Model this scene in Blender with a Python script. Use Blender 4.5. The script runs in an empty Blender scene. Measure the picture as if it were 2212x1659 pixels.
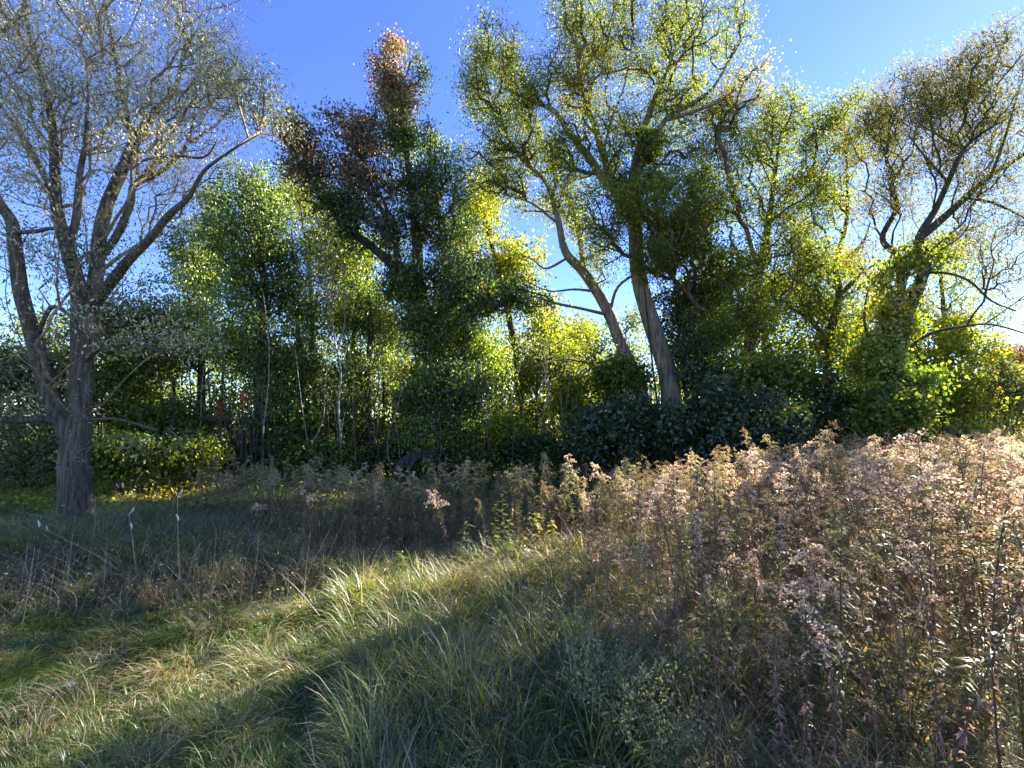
import bpy, math, random
import numpy as np
R = math.radians
scene = bpy.context.scene
rng = np.random.default_rng(11)
random.seed(5)

# ------------------------------------------------------------------ camera, sky, sun, exposure
EYE, PITCH = 1.7, R(5.1)
cam_d = bpy.data.cameras.new('camera')
cam = bpy.data.objects.new('camera', cam_d)
scene.collection.objects.link(cam)
scene.camera = cam
cam.location = (0, 0, EYE)
cam.rotation_euler = (R(90) + PITCH, 0, 0)
cam_d.sensor_width = 36.0
cam_d.lens = 0.42 * 36.0
cam_d.clip_start = 0.05
cam_d.clip_end = 1500

SUN_AZ, SUN_EL = R(53.5), R(30.5)          # azimuth to the right of the view direction
world = bpy.data.worlds.new('World')
scene.world = world
world.use_nodes = True
wn = world.node_tree
bg = wn.nodes['Background']
sky = wn.nodes.new('ShaderNodeTexSky')
sky.sky_type = 'NISHITA'
sky.sun_disc = False
sky.sun_elevation = SUN_EL
sky.sun_rotation = SUN_AZ
sky.altitude = 300
sky.air_density = 1.0
sky.dust_density = 0.03
sky.ozone_density = 4.0
hs = wn.nodes.new('ShaderNodeHueSaturation')
hs.inputs['Saturation'].default_value = 1.15
hs.inputs['Hue'].default_value = 0.52
wn.links.new(sky.outputs[0], hs.inputs['Color'])
wn.links.new(hs.outputs[0], bg.inputs[0])
bg.inputs[1].default_value = 0.05

sl = bpy.data.lights.new('sun', 'SUN')
sl.energy = 5.0
sl.angle = R(0.5)
sl.color = (1.0, 0.93, 0.80)
sun = bpy.data.objects.new('sun', sl)
scene.collection.objects.link(sun)
sun.rotation_euler = (R(90) - SUN_EL, 0, math.pi - SUN_AZ)
sun.location = (30, 20, 30)

scene.view_settings.view_transform = 'Standard'
scene.view_settings.look = 'None'
scene.view_settings.exposure = 3.0
scene.view_settings.gamma = 1.0
scene.view_settings.use_curve_mapping = False
scene.render.engine = 'CYCLES'
cy = scene.cycles
cy.max_bounces = 9
cy.diffuse_bounces = 6
cy.transmission_bounces = 7
cy.glossy_bounces = 2
cy.sample_clamp_indirect = 6
cy.use_denoising = True
cy.denoiser = 'OPENIMAGEDENOISE'
cy.denoising_input_passes = 'RGB_ALBEDO_NORMAL'

# ------------------------------------------------------------------ small helpers
SP, CP = math.sin(PITCH), math.cos(PITCH)
F = 0.42 * 2212


def Wp(px, py, d):
    """point at picture position (2212 x 1659) and real distance d ahead"""
    u = (px - 1106) / F
    v = (829.5 - py) / F
    t = d / (CP - SP * v)
    return np.array([u * t, d, EYE + (SP + CP * v) * t])


def ground_at(px, py):
    u = (px - 1106) / F
    v = (829.5 - py) / F
    t = -EYE / (SP + CP * v)
    return u * t, (CP - SP * v) * t


def sinnoise(seed, scale, n=10):
    g = np.random.default_rng(seed)
    k = g.normal(size=(n, 3)) / scale
    ph = g.uniform(0, 6.28, n)

    def f(P):
        P = np.atleast_2d(P)
        return np.sin(P[:, :3] @ k.T + ph).sum(1) / math.sqrt(n)
    return f


def hgt(x, y):
    x = np.asarray(x, float); y = np.asarray(y, float)
    h = 0.05 * np.sin(x * 0.7 + 1.3) * np.sin(y * 0.55 + .4) + 0.03 * np.sin(x * 1.9 + y * 1.3) + 0.02 * np.sin(y * 2.9 - x * 1.1)
    h = h + (0.035 * np.sin(x * 6.1 + 1.7 * np.sin(y * 2.3)) * np.sin(y * 5.3 + 1.3 * np.sin(x * 3.1)) + .02 * np.sin(x * 11 + y * 7)) * np.exp(-((y - 4) / 5) ** 2)
    h = h + 0.10 * np.exp(-(((x + 5.9) / 1.3) ** 2 + ((y - 6.5) / 1.1) ** 2))
    return h


def rings_tri(V, F_):
    return V, F_


class Geo:
    def __init__(s):
        s.V, s.T, s.C, s.n = [], [], [], 0

    def add(s, V, T, C=None):
        V = np.asarray(V, np.float32).reshape(-1, 3)
        if len(V) == 0:
            return
        s.V.append(V); s.T.append(np.asarray(T, np.int32).reshape(-1, 3) + s.n)
        if C is None:
            C = np.ones((len(V), 3))
        C = np.asarray(C, np.float32)
        if C.ndim == 1:
            C = np.tile(C, (len(V), 1))
        s.C.append(C); s.n += len(V)

    def mesh(s, name, mat, smooth=False):
        if not s.V:
            return None
        V = np.concatenate(s.V); T = np.concatenate(s.T); C = np.concatenate(s.C)
        me = bpy.data.meshes.new(name)
        me.vertices.add(len(V)); me.vertices.foreach_set('co', V.ravel())
        me.loops.add(len(T) * 3); me.loops.foreach_set('vertex_index', T.ravel())
        me.polygons.add(len(T)); me.polygons.foreach_set('loop_start', np.arange(len(T), dtype=np.int32) * 3)
        if smooth:
            me.polygons.foreach_set('use_smooth', np.ones(len(T), bool))
        ca = me.color_attributes.new('Col', 'FLOAT_COLOR', 'POINT')
        ca.data.foreach_set('color', np.concatenate([C, np.ones((len(C), 1), np.float32)], 1).astype(np.float32).ravel())
        me.update(calc_edges=True)
        me.materials.append(mat)
        return me


TRIS = [0]


def link(name, me, parent=None, loc=None, stuff=False):
    o = bpy.data.objects.new(name, me)
    scene.collection.objects.link(o)
    if loc is not None:
        o.location = loc
    if parent is not None:
        o.parent = parent
    if stuff:
        o['kind'] = 'stuff'
    return o


def tag(o, label, cat, group=None, kind=None):
    o['label'] = label; o['category'] = cat
    if group: o['group'] = group
    if kind: o['kind'] = kind
    return o


def thing(name, loc, label, cat, group=None):
    o = bpy.data.objects.new(name, None)
    scene.collection.objects.link(o)
    o.empty_display_size = 0.3
    o.location = loc
    return tag(o, label, cat, group)


def unit(a):
    return a / np.maximum(np.linalg.norm(a, axis=-1, keepdims=True), 1e-9)


# ------------------------------------------------------------------ materials
def new_mat(name):
    m = bpy.data.materials.new(name); m.use_nodes = True
    nt = m.node_tree; nt.nodes.clear()
    return m, nt, nt.nodes.new('ShaderNodeOutputMaterial')


def leaf_material(name, trans=0.45, tint=(1.5, 1.45, 0.55), gloss=0.06, rough=0.45):
    m, nt, out = new_mat(name)
    N, L = nt.nodes, nt.links
    at = N.new('ShaderNodeAttribute'); at.attribute_name = 'Col'
    df = N.new('ShaderNodeBsdfDiffuse'); L.new(at.outputs['Color'], df.inputs[0])
    mul = N.new('ShaderNodeMix'); mul.data_type = 'RGBA'; mul.blend_type = 'MULTIPLY'
    mul.inputs[0].default_value = 1.0
    L.new(at.outputs['Color'], mul.inputs[6]); mul.inputs[7].default_value = (*tint, 1)
    tr = N.new('ShaderNodeBsdfTranslucent'); L.new(mul.outputs[2], tr.inputs[0])
    mx = N.new('ShaderNodeMixShader'); mx.inputs[0].default_value = trans
    L.new(df.outputs[0], mx.inputs[1]); L.new(tr.outputs[0], mx.inputs[2])
    gl = N.new('ShaderNodeBsdfGlossy'); gl.inputs['Roughness'].default_value = rough
    gl.inputs[0].default_value = (0.9, 0.95, 1.0, 1)
    m2 = N.new('ShaderNodeMixShader'); m2.inputs[0].default_value = gloss
    L.new(mx.outputs[0], m2.inputs[1]); L.new(gl.outputs[0], m2.inputs[2])
    L.new(m2.outputs[0], out.inputs[0])
    return m


def bark_material(name, c1, c2, scale=14, stretch=0.18, bump=0.5, dist=0.03):
    m, nt, out = new_mat(name)
    N, L = nt.nodes, nt.links
    tc = N.new('ShaderNodeTexCoord'); mp = N.new('ShaderNodeMapping')
    mp.inputs['Scale'].default_value = (1, 1, stretch)
    L.new(tc.outputs['Object'], mp.inputs[0])
    n1 = N.new('ShaderNodeTexNoise'); n1.inputs['Scale'].default_value = scale; n1.inputs['Detail'].default_value = 8
    n1.inputs['Roughness'].default_value = 0.7
    L.new(mp.outputs[0], n1.inputs[0])
    n2 = N.new('ShaderNodeTexNoise'); n2.inputs['Scale'].default_value = 2.2; n2.inputs['Detail'].default_value = 4
    L.new(tc.outputs['Object'], n2.inputs[0])
    r = N.new('ShaderNodeValToRGB')
    r.color_ramp.elements[0].position = 0.36; r.color_ramp.elements[0].color = (*c1, 1)
    r.color_ramp.elements[1].position = 0.64; r.color_ramp.elements[1].color = (*c2, 1)
    L.new(n1.outputs[0], r.inputs[0])
    mx = N.new('ShaderNodeMix'); mx.data_type = 'RGBA'; mx.blend_type = 'MULTIPLY'; mx.inputs[0].default_value = 0.6
    L.new(r.outputs[0], mx.inputs[6])
    r2 = N.new('ShaderNodeValToRGB')
    r2.color_ramp.elements[0].position = 0.35; r2.color_ramp.elements[0].color = (0.6, 0.62, 0.55, 1)
    r2.color_ramp.elements[1].position = 0.65; r2.color_ramp.elements[1].color = (1, 1, 1, 1)
    L.new(n2.outputs[0], r2.inputs[0]); L.new(r2.outputs[0], mx.inputs[7])
    at = N.new('ShaderNodeAttribute'); at.attribute_name = 'Col'
    m3 = N.new('ShaderNodeMix'); m3.data_type = 'RGBA'; m3.blend_type = 'MULTIPLY'; m3.inputs[0].default_value = 1
    L.new(mx.outputs[2], m3.inputs[6]); L.new(at.outputs['Color'], m3.inputs[7])
    b = N.new('ShaderNodeBump'); b.inputs['Strength'].default_value = bump; b.inputs['Distance'].default_value = dist
    L.new(n1.outputs[0], b.inputs['Height'])
    p = N.new('ShaderNodeBsdfPrincipled'); p.inputs['Roughness'].default_value = 0.9
    p.inputs['Specular IOR Level'].default_value = 0.25
    L.new(m3.outputs[2], p.inputs['Base Color']); L.new(b.outputs[0], p.inputs['Normal'])
    L.new(p.outputs[0], out.inputs[0])
    return m


M_LEAF = leaf_material('tree_leaf', trans=0.5, tint=(1.25, 1.2, 0.42), gloss=0.015)
M_VINE = leaf_material('vine_leaf', trans=0.45, tint=(1.8, 1.9, 0.5), gloss=0.04, rough=0.4)
M_SHINY = leaf_material('glossy_leaf', trans=0.35, gloss=0.045, rough=0.35)
M_PALE = leaf_material('pale_leaf', trans=0.45, tint=(1.5, 1.45, 0.85), gloss=0.05)
M_GRASS = leaf_material('grass_blade', trans=0.42, tint=(1.9, 1.8, 0.6), gloss=0.03, rough=0.4)
M_WEED = leaf_material('weed_leaf', trans=0.42, tint=(1.5, 1.35, 0.8), gloss=0.05, rough=0.4)
M_FLUFF = leaf_material('seed_fluff', trans=0.55, tint=(1.1, 1.05, 0.95), gloss=0.0)
M_STEM = leaf_material('weed_stem', trans=0.08, tint=(1.1, 1.0, 0.8), gloss=0.05)
B_GREY = bark_material('grey_ridged_bark', (0.05, 0.040, 0.030), (0.25, 0.205, 0.155), 26, 0.10, 1.0, 0.05)
B_DARK = bark_material('dark_bark', (0.025, 0.020, 0.016), (0.10, 0.085, 0.07), 12, 0.2, 0.6)
B_TAN = bark_material('tan_furrowed_bark', (0.09, 0.07, 0.05), (0.42, 0.34, 0.26), 13, 0.09, 1.0, 0.09)
B_PALE = bark_material('pale_twig_bark', (0.14, 0.12, 0.10), (0.34, 0.30, 0.25), 12, 0.3, 0.3)


# ------------------------------------------------------------------ geometry generators
def frame_of(T):
    up = np.where(np.abs(T[:, 2:3]) > 0.9, np.array([[1., 0, 0]]), np.array([[0, 0, 1.]]))
    A = unit(np.cross(T, up)); B = np.cross(T, A)
    return A, B


def segs(geo, A, B, ra, rb, sides=3, col=(1, 1, 1)):
    """straight tapered prisms from A to B, vectorised"""
    n = len(A)
    if n == 0: return
    T = unit(B - A); U, W_ = frame_of(T)
    a = np.arange(sides) / sides * 2 * np.pi
    ring = np.cos(a)[None, :, None] * U[:, None] + np.sin(a)[None, :, None] * W_[:, None]
    Va = A[:, None] + ring * ra[:, None, None]
    Vb = B[:, None] + ring * rb[:, None, None]
    V = np.concatenate([Va, Vb], 1).reshape(-1, 3)
    i = np.arange(sides); j = (i + 1) % sides
    t = np.concatenate([np.stack([i, j, j + sides], 1), np.stack([i, j + sides, i + sides], 1)])
    Tt = (t[None] + (np.arange(n) * 2 * sides)[:, None, None]).reshape(-1, 3)
    col = np.asarray(col, float)
    if col.ndim == 2: col = np.repeat(col, 2 * sides, 0)
    geo.add(V, Tt, col)


def catmull(P, k):
    P = np.asarray(P, float)
    Q = np.concatenate([2 * P[:1] - P[1:2], P, 2 * P[-1:] - P[-2:-1]])
    out = []
    for i in range(1, len(Q) - 2):
        t = np.linspace(0, 1, k, endpoint=False)[:, None]
        a, b, c, d = Q[i - 1], Q[i], Q[i + 1], Q[i + 2]
        out.append(0.5 * ((2 * b) + (c - a) * t + (2 * a - 5 * b + 4 * c - d) * t ** 2 + (3 * b - a - 3 * c + d) * t ** 3))
    out.append(Q[-2:-1])
    return np.concatenate(out)


def tube(geo, P, r, sides=8, ridge=0.0, col=(1, 1, 1), seed=0, cap=True):
    """smooth swept tube through P with radii r"""
    P = np.asarray(P, float); n = len(P)
    T = unit(np.gradient(P, axis=0))
    U = np.zeros_like(P); u = np.cross(T[0], [0.3, 1, 0.1]); u /= np.linalg.norm(u)
    for i in range(n):
        u = u - T[i] * (u @ T[i]); u /= max(np.linalg.norm(u), 1e-6); U[i] = u
    W_ = np.cross(T, U)
    a = np.arange(sides) / sides * 2 * np.pi
    rr = np.repeat(np.asarray(r, float)[:, None], sides, 1)
    if ridge:
        g = np.random.default_rng(seed)
        L = np.concatenate([[0], np.cumsum(np.linalg.norm(np.diff(P, axis=0), axis=1))])
        acc = 0
        for k in range(7):
            f = g.integers(1, sides // 2); w = g.uniform(.5, 5); ph = g.uniform(0, 6.28)
            acc = acc + np.sin(a[None] * f + ph + np.sin(L[:, None] * w + ph)) * g.uniform(.4, 1)
        rr = rr * (1 + ridge * acc / 2.6)
    V = P[:, None] + rr[..., None] * (np.cos(a)[None, :, None] * U[:, None] + np.sin(a)[None, :, None] * W_[:, None])
    V = V.reshape(-1, 3)
    i, j = np.meshgrid(np.arange(n - 1), np.arange(sides), indexing='ij'); i = i.ravel(); j = j.ravel(); k = (j + 1) % sides
    q = [i * sides + j, i * sides + k, (i + 1) * sides + k, (i + 1) * sides + j]
    t = np.concatenate([np.stack([q[0], q[1], q[2]], 1), np.stack([q[0], q[2], q[3]], 1)])
    if cap:
        V = np.concatenate([V, P[-1:] + T[-1:] * r[-1]]); m = len(V) - 1
        jj = np.arange(sides); t = np.concatenate([t, np.stack([(n - 1) * sides + jj, (n - 1) * sides + (jj + 1) % sides, np.full(sides, m)], 1)])
    geo.add(V, t, col)


def leaves(geo, P, axis, nrm, L, Wd, col, fold=0.25):
    """folded leaf, 4 vertices 2 triangles"""
    n = len(P)
    if n == 0: return
    axis = unit(axis); side = unit(np.cross(axis, nrm)); nn = np.cross(side, axis)
    L = np.broadcast_to(L, (n,))[:, None]; Wd = np.broadcast_to(Wd, (n,))[:, None]
    V = np.empty((n, 4, 3))
    V[:, 0] = P
    V[:, 1] = P + axis * L * 0.42 + side * Wd * .5 + nn * Wd * fold
    V[:, 2] = P + axis * L
    V[:, 3] = P + axis * L * 0.42 - side * Wd * .5 + nn * Wd * fold
    t = np.array([[0, 1, 2], [0, 2, 3]])
    T = (t[None] + (np.arange(n) * 4)[:, None, None]).reshape(-1, 3)
    geo.add(V.reshape(-1, 3), T, np.repeat(col, 4, 0))


PAL = {  # (weight, r, g, b) leaf reflectances
    'yg':     [(4, .115, .150, .020), (3, .160, .180, .022), (2, .070, .110, .020), (1, .26, .20, .02)],
    'bright': [(4, .170, .200, .026), (3, .120, .170, .025), (2, .30, .25, .03)],
    'green':  [(5, .062, .092, .020), (3, .092, .125, .022), (1.5, .160, .170, .025)],
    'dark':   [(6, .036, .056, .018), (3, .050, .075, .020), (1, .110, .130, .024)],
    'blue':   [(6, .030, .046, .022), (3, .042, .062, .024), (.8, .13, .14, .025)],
    'rust':   [(4, .160, .070, .045), (3, .110, .050, .035), (2, .070, .065, .030), (1, .20, .11, .06)],
    'brown':  [(4, .100, .062, .042), (3, .065, .070, .028), (1.5, .16, .085, .05)],
    'silver': [(4, .33, .31, .20), (3, .26, .25, .155), (2, .42, .38, .26), (1, .32, .25, .15)],
    'sage':   [(4, .100, .120, .060), (3, .075, .095, .045), (2, .15, .16, .08)],
    'willow': [(4, .110, .115, .035), (3, .085, .095, .032), (1, .17, .13, .04), (1, .15, .08, .05)],
    'gold':   [(3, .25, .20, .025), (5, .16, .17, .025), (1, .30, .17, .03)],
    'orange': [(3, .30, .15, .03), (3, .22, .17, .03), (1, .32, .10, .03)],
    'red':    [(3, .30, .03, .02), (2, .38, .06, .03), (1, .22, .08, .03)],
}


PALS = 1.4


def pal(name, n):
    p = np.array(PAL[name]); w = p[:, 0] / p[:, 0].sum()
    c = p[rng.choice(len(p), n, p=w), 1:]
    return c * PALS * rng.uniform(.65, 1.35, (n, 1)) * rng.normal(1, .06, (n, 3)).clip(.7, 1.3)


gapN = sinnoise(3, 0.55)


gapF = sinnoise(33, 0.24)


def blob_points(b, gap=0.0):
    """b = (px, py, rx, ry, depth, rdepth, n, palette). points through an ellipsoid, clumped, thinning outwards"""
    px, py, rx, ry, d, rd, n, pl = b
    n = int(n * 1.55)
    c = Wp(px, py, d); k = d / F
    m = int(n * 3.4) + 20
    q = rng.normal(size=(m, 3)); q = unit(q) * (rng.uniform(0, 1, (m, 1)) ** (1 / 2.1) * 1.18)
    P = c + q * np.array([rx * k, rd, ry * k])
    sc = gapN(P) + .8 * gapF(P) - .5 * np.maximum(np.linalg.norm(q, axis=1) - .75, 0) * 4
    thr = np.quantile(sc, .38) * .6 + (gap * 1.2 - .1) * .4
    k = sc > thr
    if k.sum() < n * .4: k = sc >= np.sort(sc)[-max(3, int(n * .4))]
    return P[k][:n]


def wire(limbs, att, bf=0.35):
    """attach every attractor to the limb skeleton: shortest wiring with a path-length penalty"""
    nodes, par, plen, lr = [], [], [], []
    for li, (P, r) in enumerate(limbs):
        prev = -1
        if li > 0:
            D = np.linalg.norm(np.array(nodes) - P[0], axis=1); prev = int(D.argmin())
        for i in range(len(P)):
            nodes.append(P[i]); par.append(prev); lr.append(r[i])
            plen.append(0 if prev < 0 else plen[prev] + float(np.linalg.norm(P[i] - nodes[prev])))
            prev = len(nodes) - 1
    nl = len(nodes)
    att = np.asarray(att); n = len(att)
    cap = nl + n * 4 + 10
    N = np.zeros((cap, 3)); N[:nl] = nodes
    PL = np.zeros(cap); PL[:nl] = plen
    PA = np.full(cap, -1); PA[:nl] = par
    cnt = nl
    # ignore the lowest part of the trunk as an attachment
    base_pl = np.array(plen)
    best = np.full(n, 1e9); bi = np.zeros(n, int)
    for i in range(nl):
        c = np.linalg.norm(att - N[i], axis=1) + bf * base_pl[i] + (3.0 if lr[i] > .2 else 0)
        u = c < best; best[u] = c[u]; bi[u] = i
    alive = np.ones(n, bool); tips = np.zeros(n, int)
    for _ in range(n):
        k = int(np.where(alive, best, 1e9).argmin())
        alive[k] = False
        a = N[bi[k]]; b = att[k]; L = float(np.linalg.norm(b - a))
        m = 1 if L < .35 else (2 if L < 1.0 else (3 if L < 2.2 else 4))
        prev = bi[k]; off = rng.normal(size=3) * L * .06; off[2] += L * .06
        for s in range(1, m + 1):
            t = s / m
            q = a + (b - a) * t + off * math.sin(math.pi * t) + (rng.normal(size=3) * .02 * L if s < m else 0)
            if cnt >= cap: break
            N[cnt] = q; PA[cnt] = prev; PL[cnt] = PL[prev] + float(np.linalg.norm(q - N[prev])); prev = cnt; cnt += 1
            idx = np.nonzero(alive)[0]
            dd = np.linalg.norm(att[idx] - q, axis=1) + bf * PL[prev]
            u = dd < best[idx]; best[idx[u]] = dd[u]; bi[idx[u]] = prev
        tips[k] = prev
    return N[:cnt], PA[:cnt], nl, tips, np.array(lr)


DENS = 1.4


def tree(name, label, cat, limbs, blobs, bark, leafmat, leaf=(.07, .035), per=12, spread=.22, gap=0.0, twig=0.006,
         droop=0.3, outward=0.0, group=None, trunk_sides=14, ridge=0.05, twigcol=(1, 1, 1), thin=1.0, wind=(0, 0, 0), bf=.35,
         crown_name='crown', maxr=.09, expo=2.3, foliage=True):
    """limbs: list of [(px,py,d,r), ...]"""
    LB = []
    for li, l in enumerate(limbs):
        pts = np.array([Wp(*p[:3]) for p in l]); rad = np.array([p[3] for p in l], float)
        if li == 0:
            g = float(hgt(pts[0][0], pts[0][1])); pts[0][2] = g - 0.05
        else:                                    # start exactly on the limb it grows from
            allp = np.concatenate([q for q, _ in LB]); D = np.linalg.norm(allp - pts[0], axis=1); pts[0] = allp[D.argmin()]
        k = 5
        LB.append((catmull(pts, k), catmull(np.stack([rad] * 3, 1), k)[:, 0].clip(.004)))
    base = LB[0][0][0].copy(); base[2] += .05
    LB = [(p - base, r) for p, r in LB]
    att, cols = [], []
    for b in blobs:
        p = blob_points(b, gap) - base
        att.append(p); cols += [b[7]] * len(p)
    att = np.concatenate(att); cols = np.array(cols)
    assert len(att), label
    N, PA, nl, tips, lr = wire(LB, att, bf)
    cnt = len(N)
    # radii by the pipe model
    acc = np.zeros(cnt); acc[tips] += twig ** expo
    for i in range(cnt - 1, nl - 1, -1):
        if acc[i] == 0: acc[i] = twig ** expo
        acc[PA[i]] += acc[i]
    rad = acc ** (1 / expo)
    rad[:nl] = lr
    rad[nl:] = rad[nl:].clip(0, maxr)
    root = thing(name, base, label, cat, group)
    sw = rng.uniform(0, 1, len(cols)) < .2
    cols[sw] = rng.permutation(cols)[sw]
    g = Geo()
    for i, (P, r) in enumerate(LB):
        big = r[0] > .07
        r = r * 1.0
        if i == 0:                               # root flare
            zz = P[:, 2] - P[0, 2]; r = r * (1 + .45 * np.exp(-zz / .16))
            if len(P) > 3 and ridge:
                kk = 3; P = catmull(P, kk); r = catmull(np.stack([r] * 3, 1), kk)[:, 0]
        tube(g, P, r, trunk_sides if big else 7, ridge if big else 0.02, seed=i)
    trunk = link('trunk', g.mesh('trunk', bark, True), root)
    idx = np.arange(nl, cnt); pa = PA[nl:]
    ra = np.minimum(rad[pa], rad[idx] * 1.5)
    g = Geo()
    big = rad[idx] > .02
    segs(g, N[pa[big]], N[idx[big]], ra[big], rad[idx[big]], 5, twigcol)
    segs(g, N[pa[~big]], N[idx[~big]], ra[~big], rad[idx[~big]] * .8, 3, twigcol)
    bm_ = g.mesh('branches', bark, False)
    if bm_: link('branches', bm_, root, stuff=True)
    if not foliage: return root
    # leaves round the attractors
    per = int(round(per * DENS)); spread = spread * .72
    n = len(att) * per
    ci = np.repeat(np.arange(len(att)), per)
    off = rng.normal(size=(n, 3)) * spread * np.array([1, 1, .75])
    P = att[ci] + off
    ctr = att.mean(0)
    ax = rng.normal(size=(n, 3)); ax[:, 2] -= droop * 2; ax = ax + np.asarray(wind)
    nr = rng.normal(size=(n, 3)); nr[:, 2] += .6
    if outward:
        o = unit(P - ctr); nr = nr * .7 + o * outward
    c = np.zeros((n, 3))
    for pn in set(cols.tolist()):
        m = cols[ci] == pn; c[m] = pal(pn, int(m.sum()))
    clump = rng.uniform(.82, 1.2, (len(att), 1))[ci]
    Ls = leaf[0] * 1.08 * rng.uniform(.6, 1.35, n)
    g = Geo(); leaves(g, P, ax, nr, Ls, Ls * leaf[1] / leaf[0], c * clump)
    link(crown_name, g.mesh(crown_name, leafmat), root, stuff=True)
    return root


# ------------------------------------------------------------------ ground
def build_ground():
    xs = np.concatenate([np.linspace(-400, -24, 14), np.linspace(-20, -6.2, 50), np.linspace(-6, 7, 110), np.linspace(7.3, 24, 60), np.linspace(28, 400, 14)])
    ys = np.concatenate([np.linspace(-300, -8, 8), np.linspace(-4, .8, 12), np.linspace(1, 8, 75), np.linspace(8.3, 30, 60), np.linspace(36, 600, 16)])
    X, Y = np.meshgrid(xs, ys); Z = hgt(X, Y)
    V = np.stack([X, Y, Z], -1).reshape(-1, 3); w = len(xs)
    i, j = np.meshgrid(np.arange(len(ys) - 1), np.arange(w - 1), indexing='ij'); a = (i * w + j).ravel()
    T = np.concatenate([np.stack([a, a + 1, a + w + 1], 1), np.stack([a, a + w + 1, a + w], 1)])
    m, nt, out = new_mat('soil_and_thatch')
    N, L = nt.nodes, nt.links
    tc = N.new('ShaderNodeTexCoord')
    n1 = N.new('ShaderNodeTexNoise'); n1.inputs['Scale'].default_value = 1.1; n1.inputs['Detail'].default_value = 9
    n2 = N.new('ShaderNodeTexNoise'); n2.inputs['Scale'].default_value = 22; n2.inputs['Detail'].default_value = 9
    L.new(tc.outputs['Object'], n1.inputs[0]); L.new(tc.outputs['Object'], n2.inputs[0])
    r = N.new('ShaderNodeValToRGB'); e = r.color_ramp.elements
    e[0].position = .35; e[0].color = (.030, .040, .014, 1); e[1].position = .65; e[1].color = (.075, .060, .030, 1)
    L.new(n1.outputs[0], r.inputs[0])
    r2 = N.new('ShaderNodeValToRGB'); r2.color_ramp.elements[0].position = .3; r2.color_ramp.elements[0].color = (.45, .45, .45, 1)
    r2.color_ramp.elements[1].position = .7; r2.color_ramp.elements[1].color = (1.4, 1.3, 1.1, 1)
    L.new(n2.outputs[0], r2.inputs[0])
    mx = N.new('ShaderNodeMix'); mx.data_type = 'RGBA'; mx.blend_type = 'MULTIPLY'; mx.inputs[0].default_value = 1
    L.new(r.outputs[0], mx.inputs[6]); L.new(r2.outputs[0], mx.inputs[7])
    b = N.new('ShaderNodeBump'); b.inputs['Strength'].default_value = .8; b.inputs['Distance'].default_value = .05
    L.new(n2.outputs[0], b.inputs['Height'])
    p = N.new('ShaderNodeBsdfDiffuse'); L.new(mx.outputs[2], p.inputs[0]); L.new(b.outputs[0], p.inputs['Normal'])
    L.new(p.outputs[0], out.inputs[0])
    g = Geo(); g.add(V, T)
    o = link('ground', g.mesh('ground', m, True)); o['kind'] = 'structure'
    o['label'] = 'soil and dry thatch under the meadow and the woodland edge'


build_ground()

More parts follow.
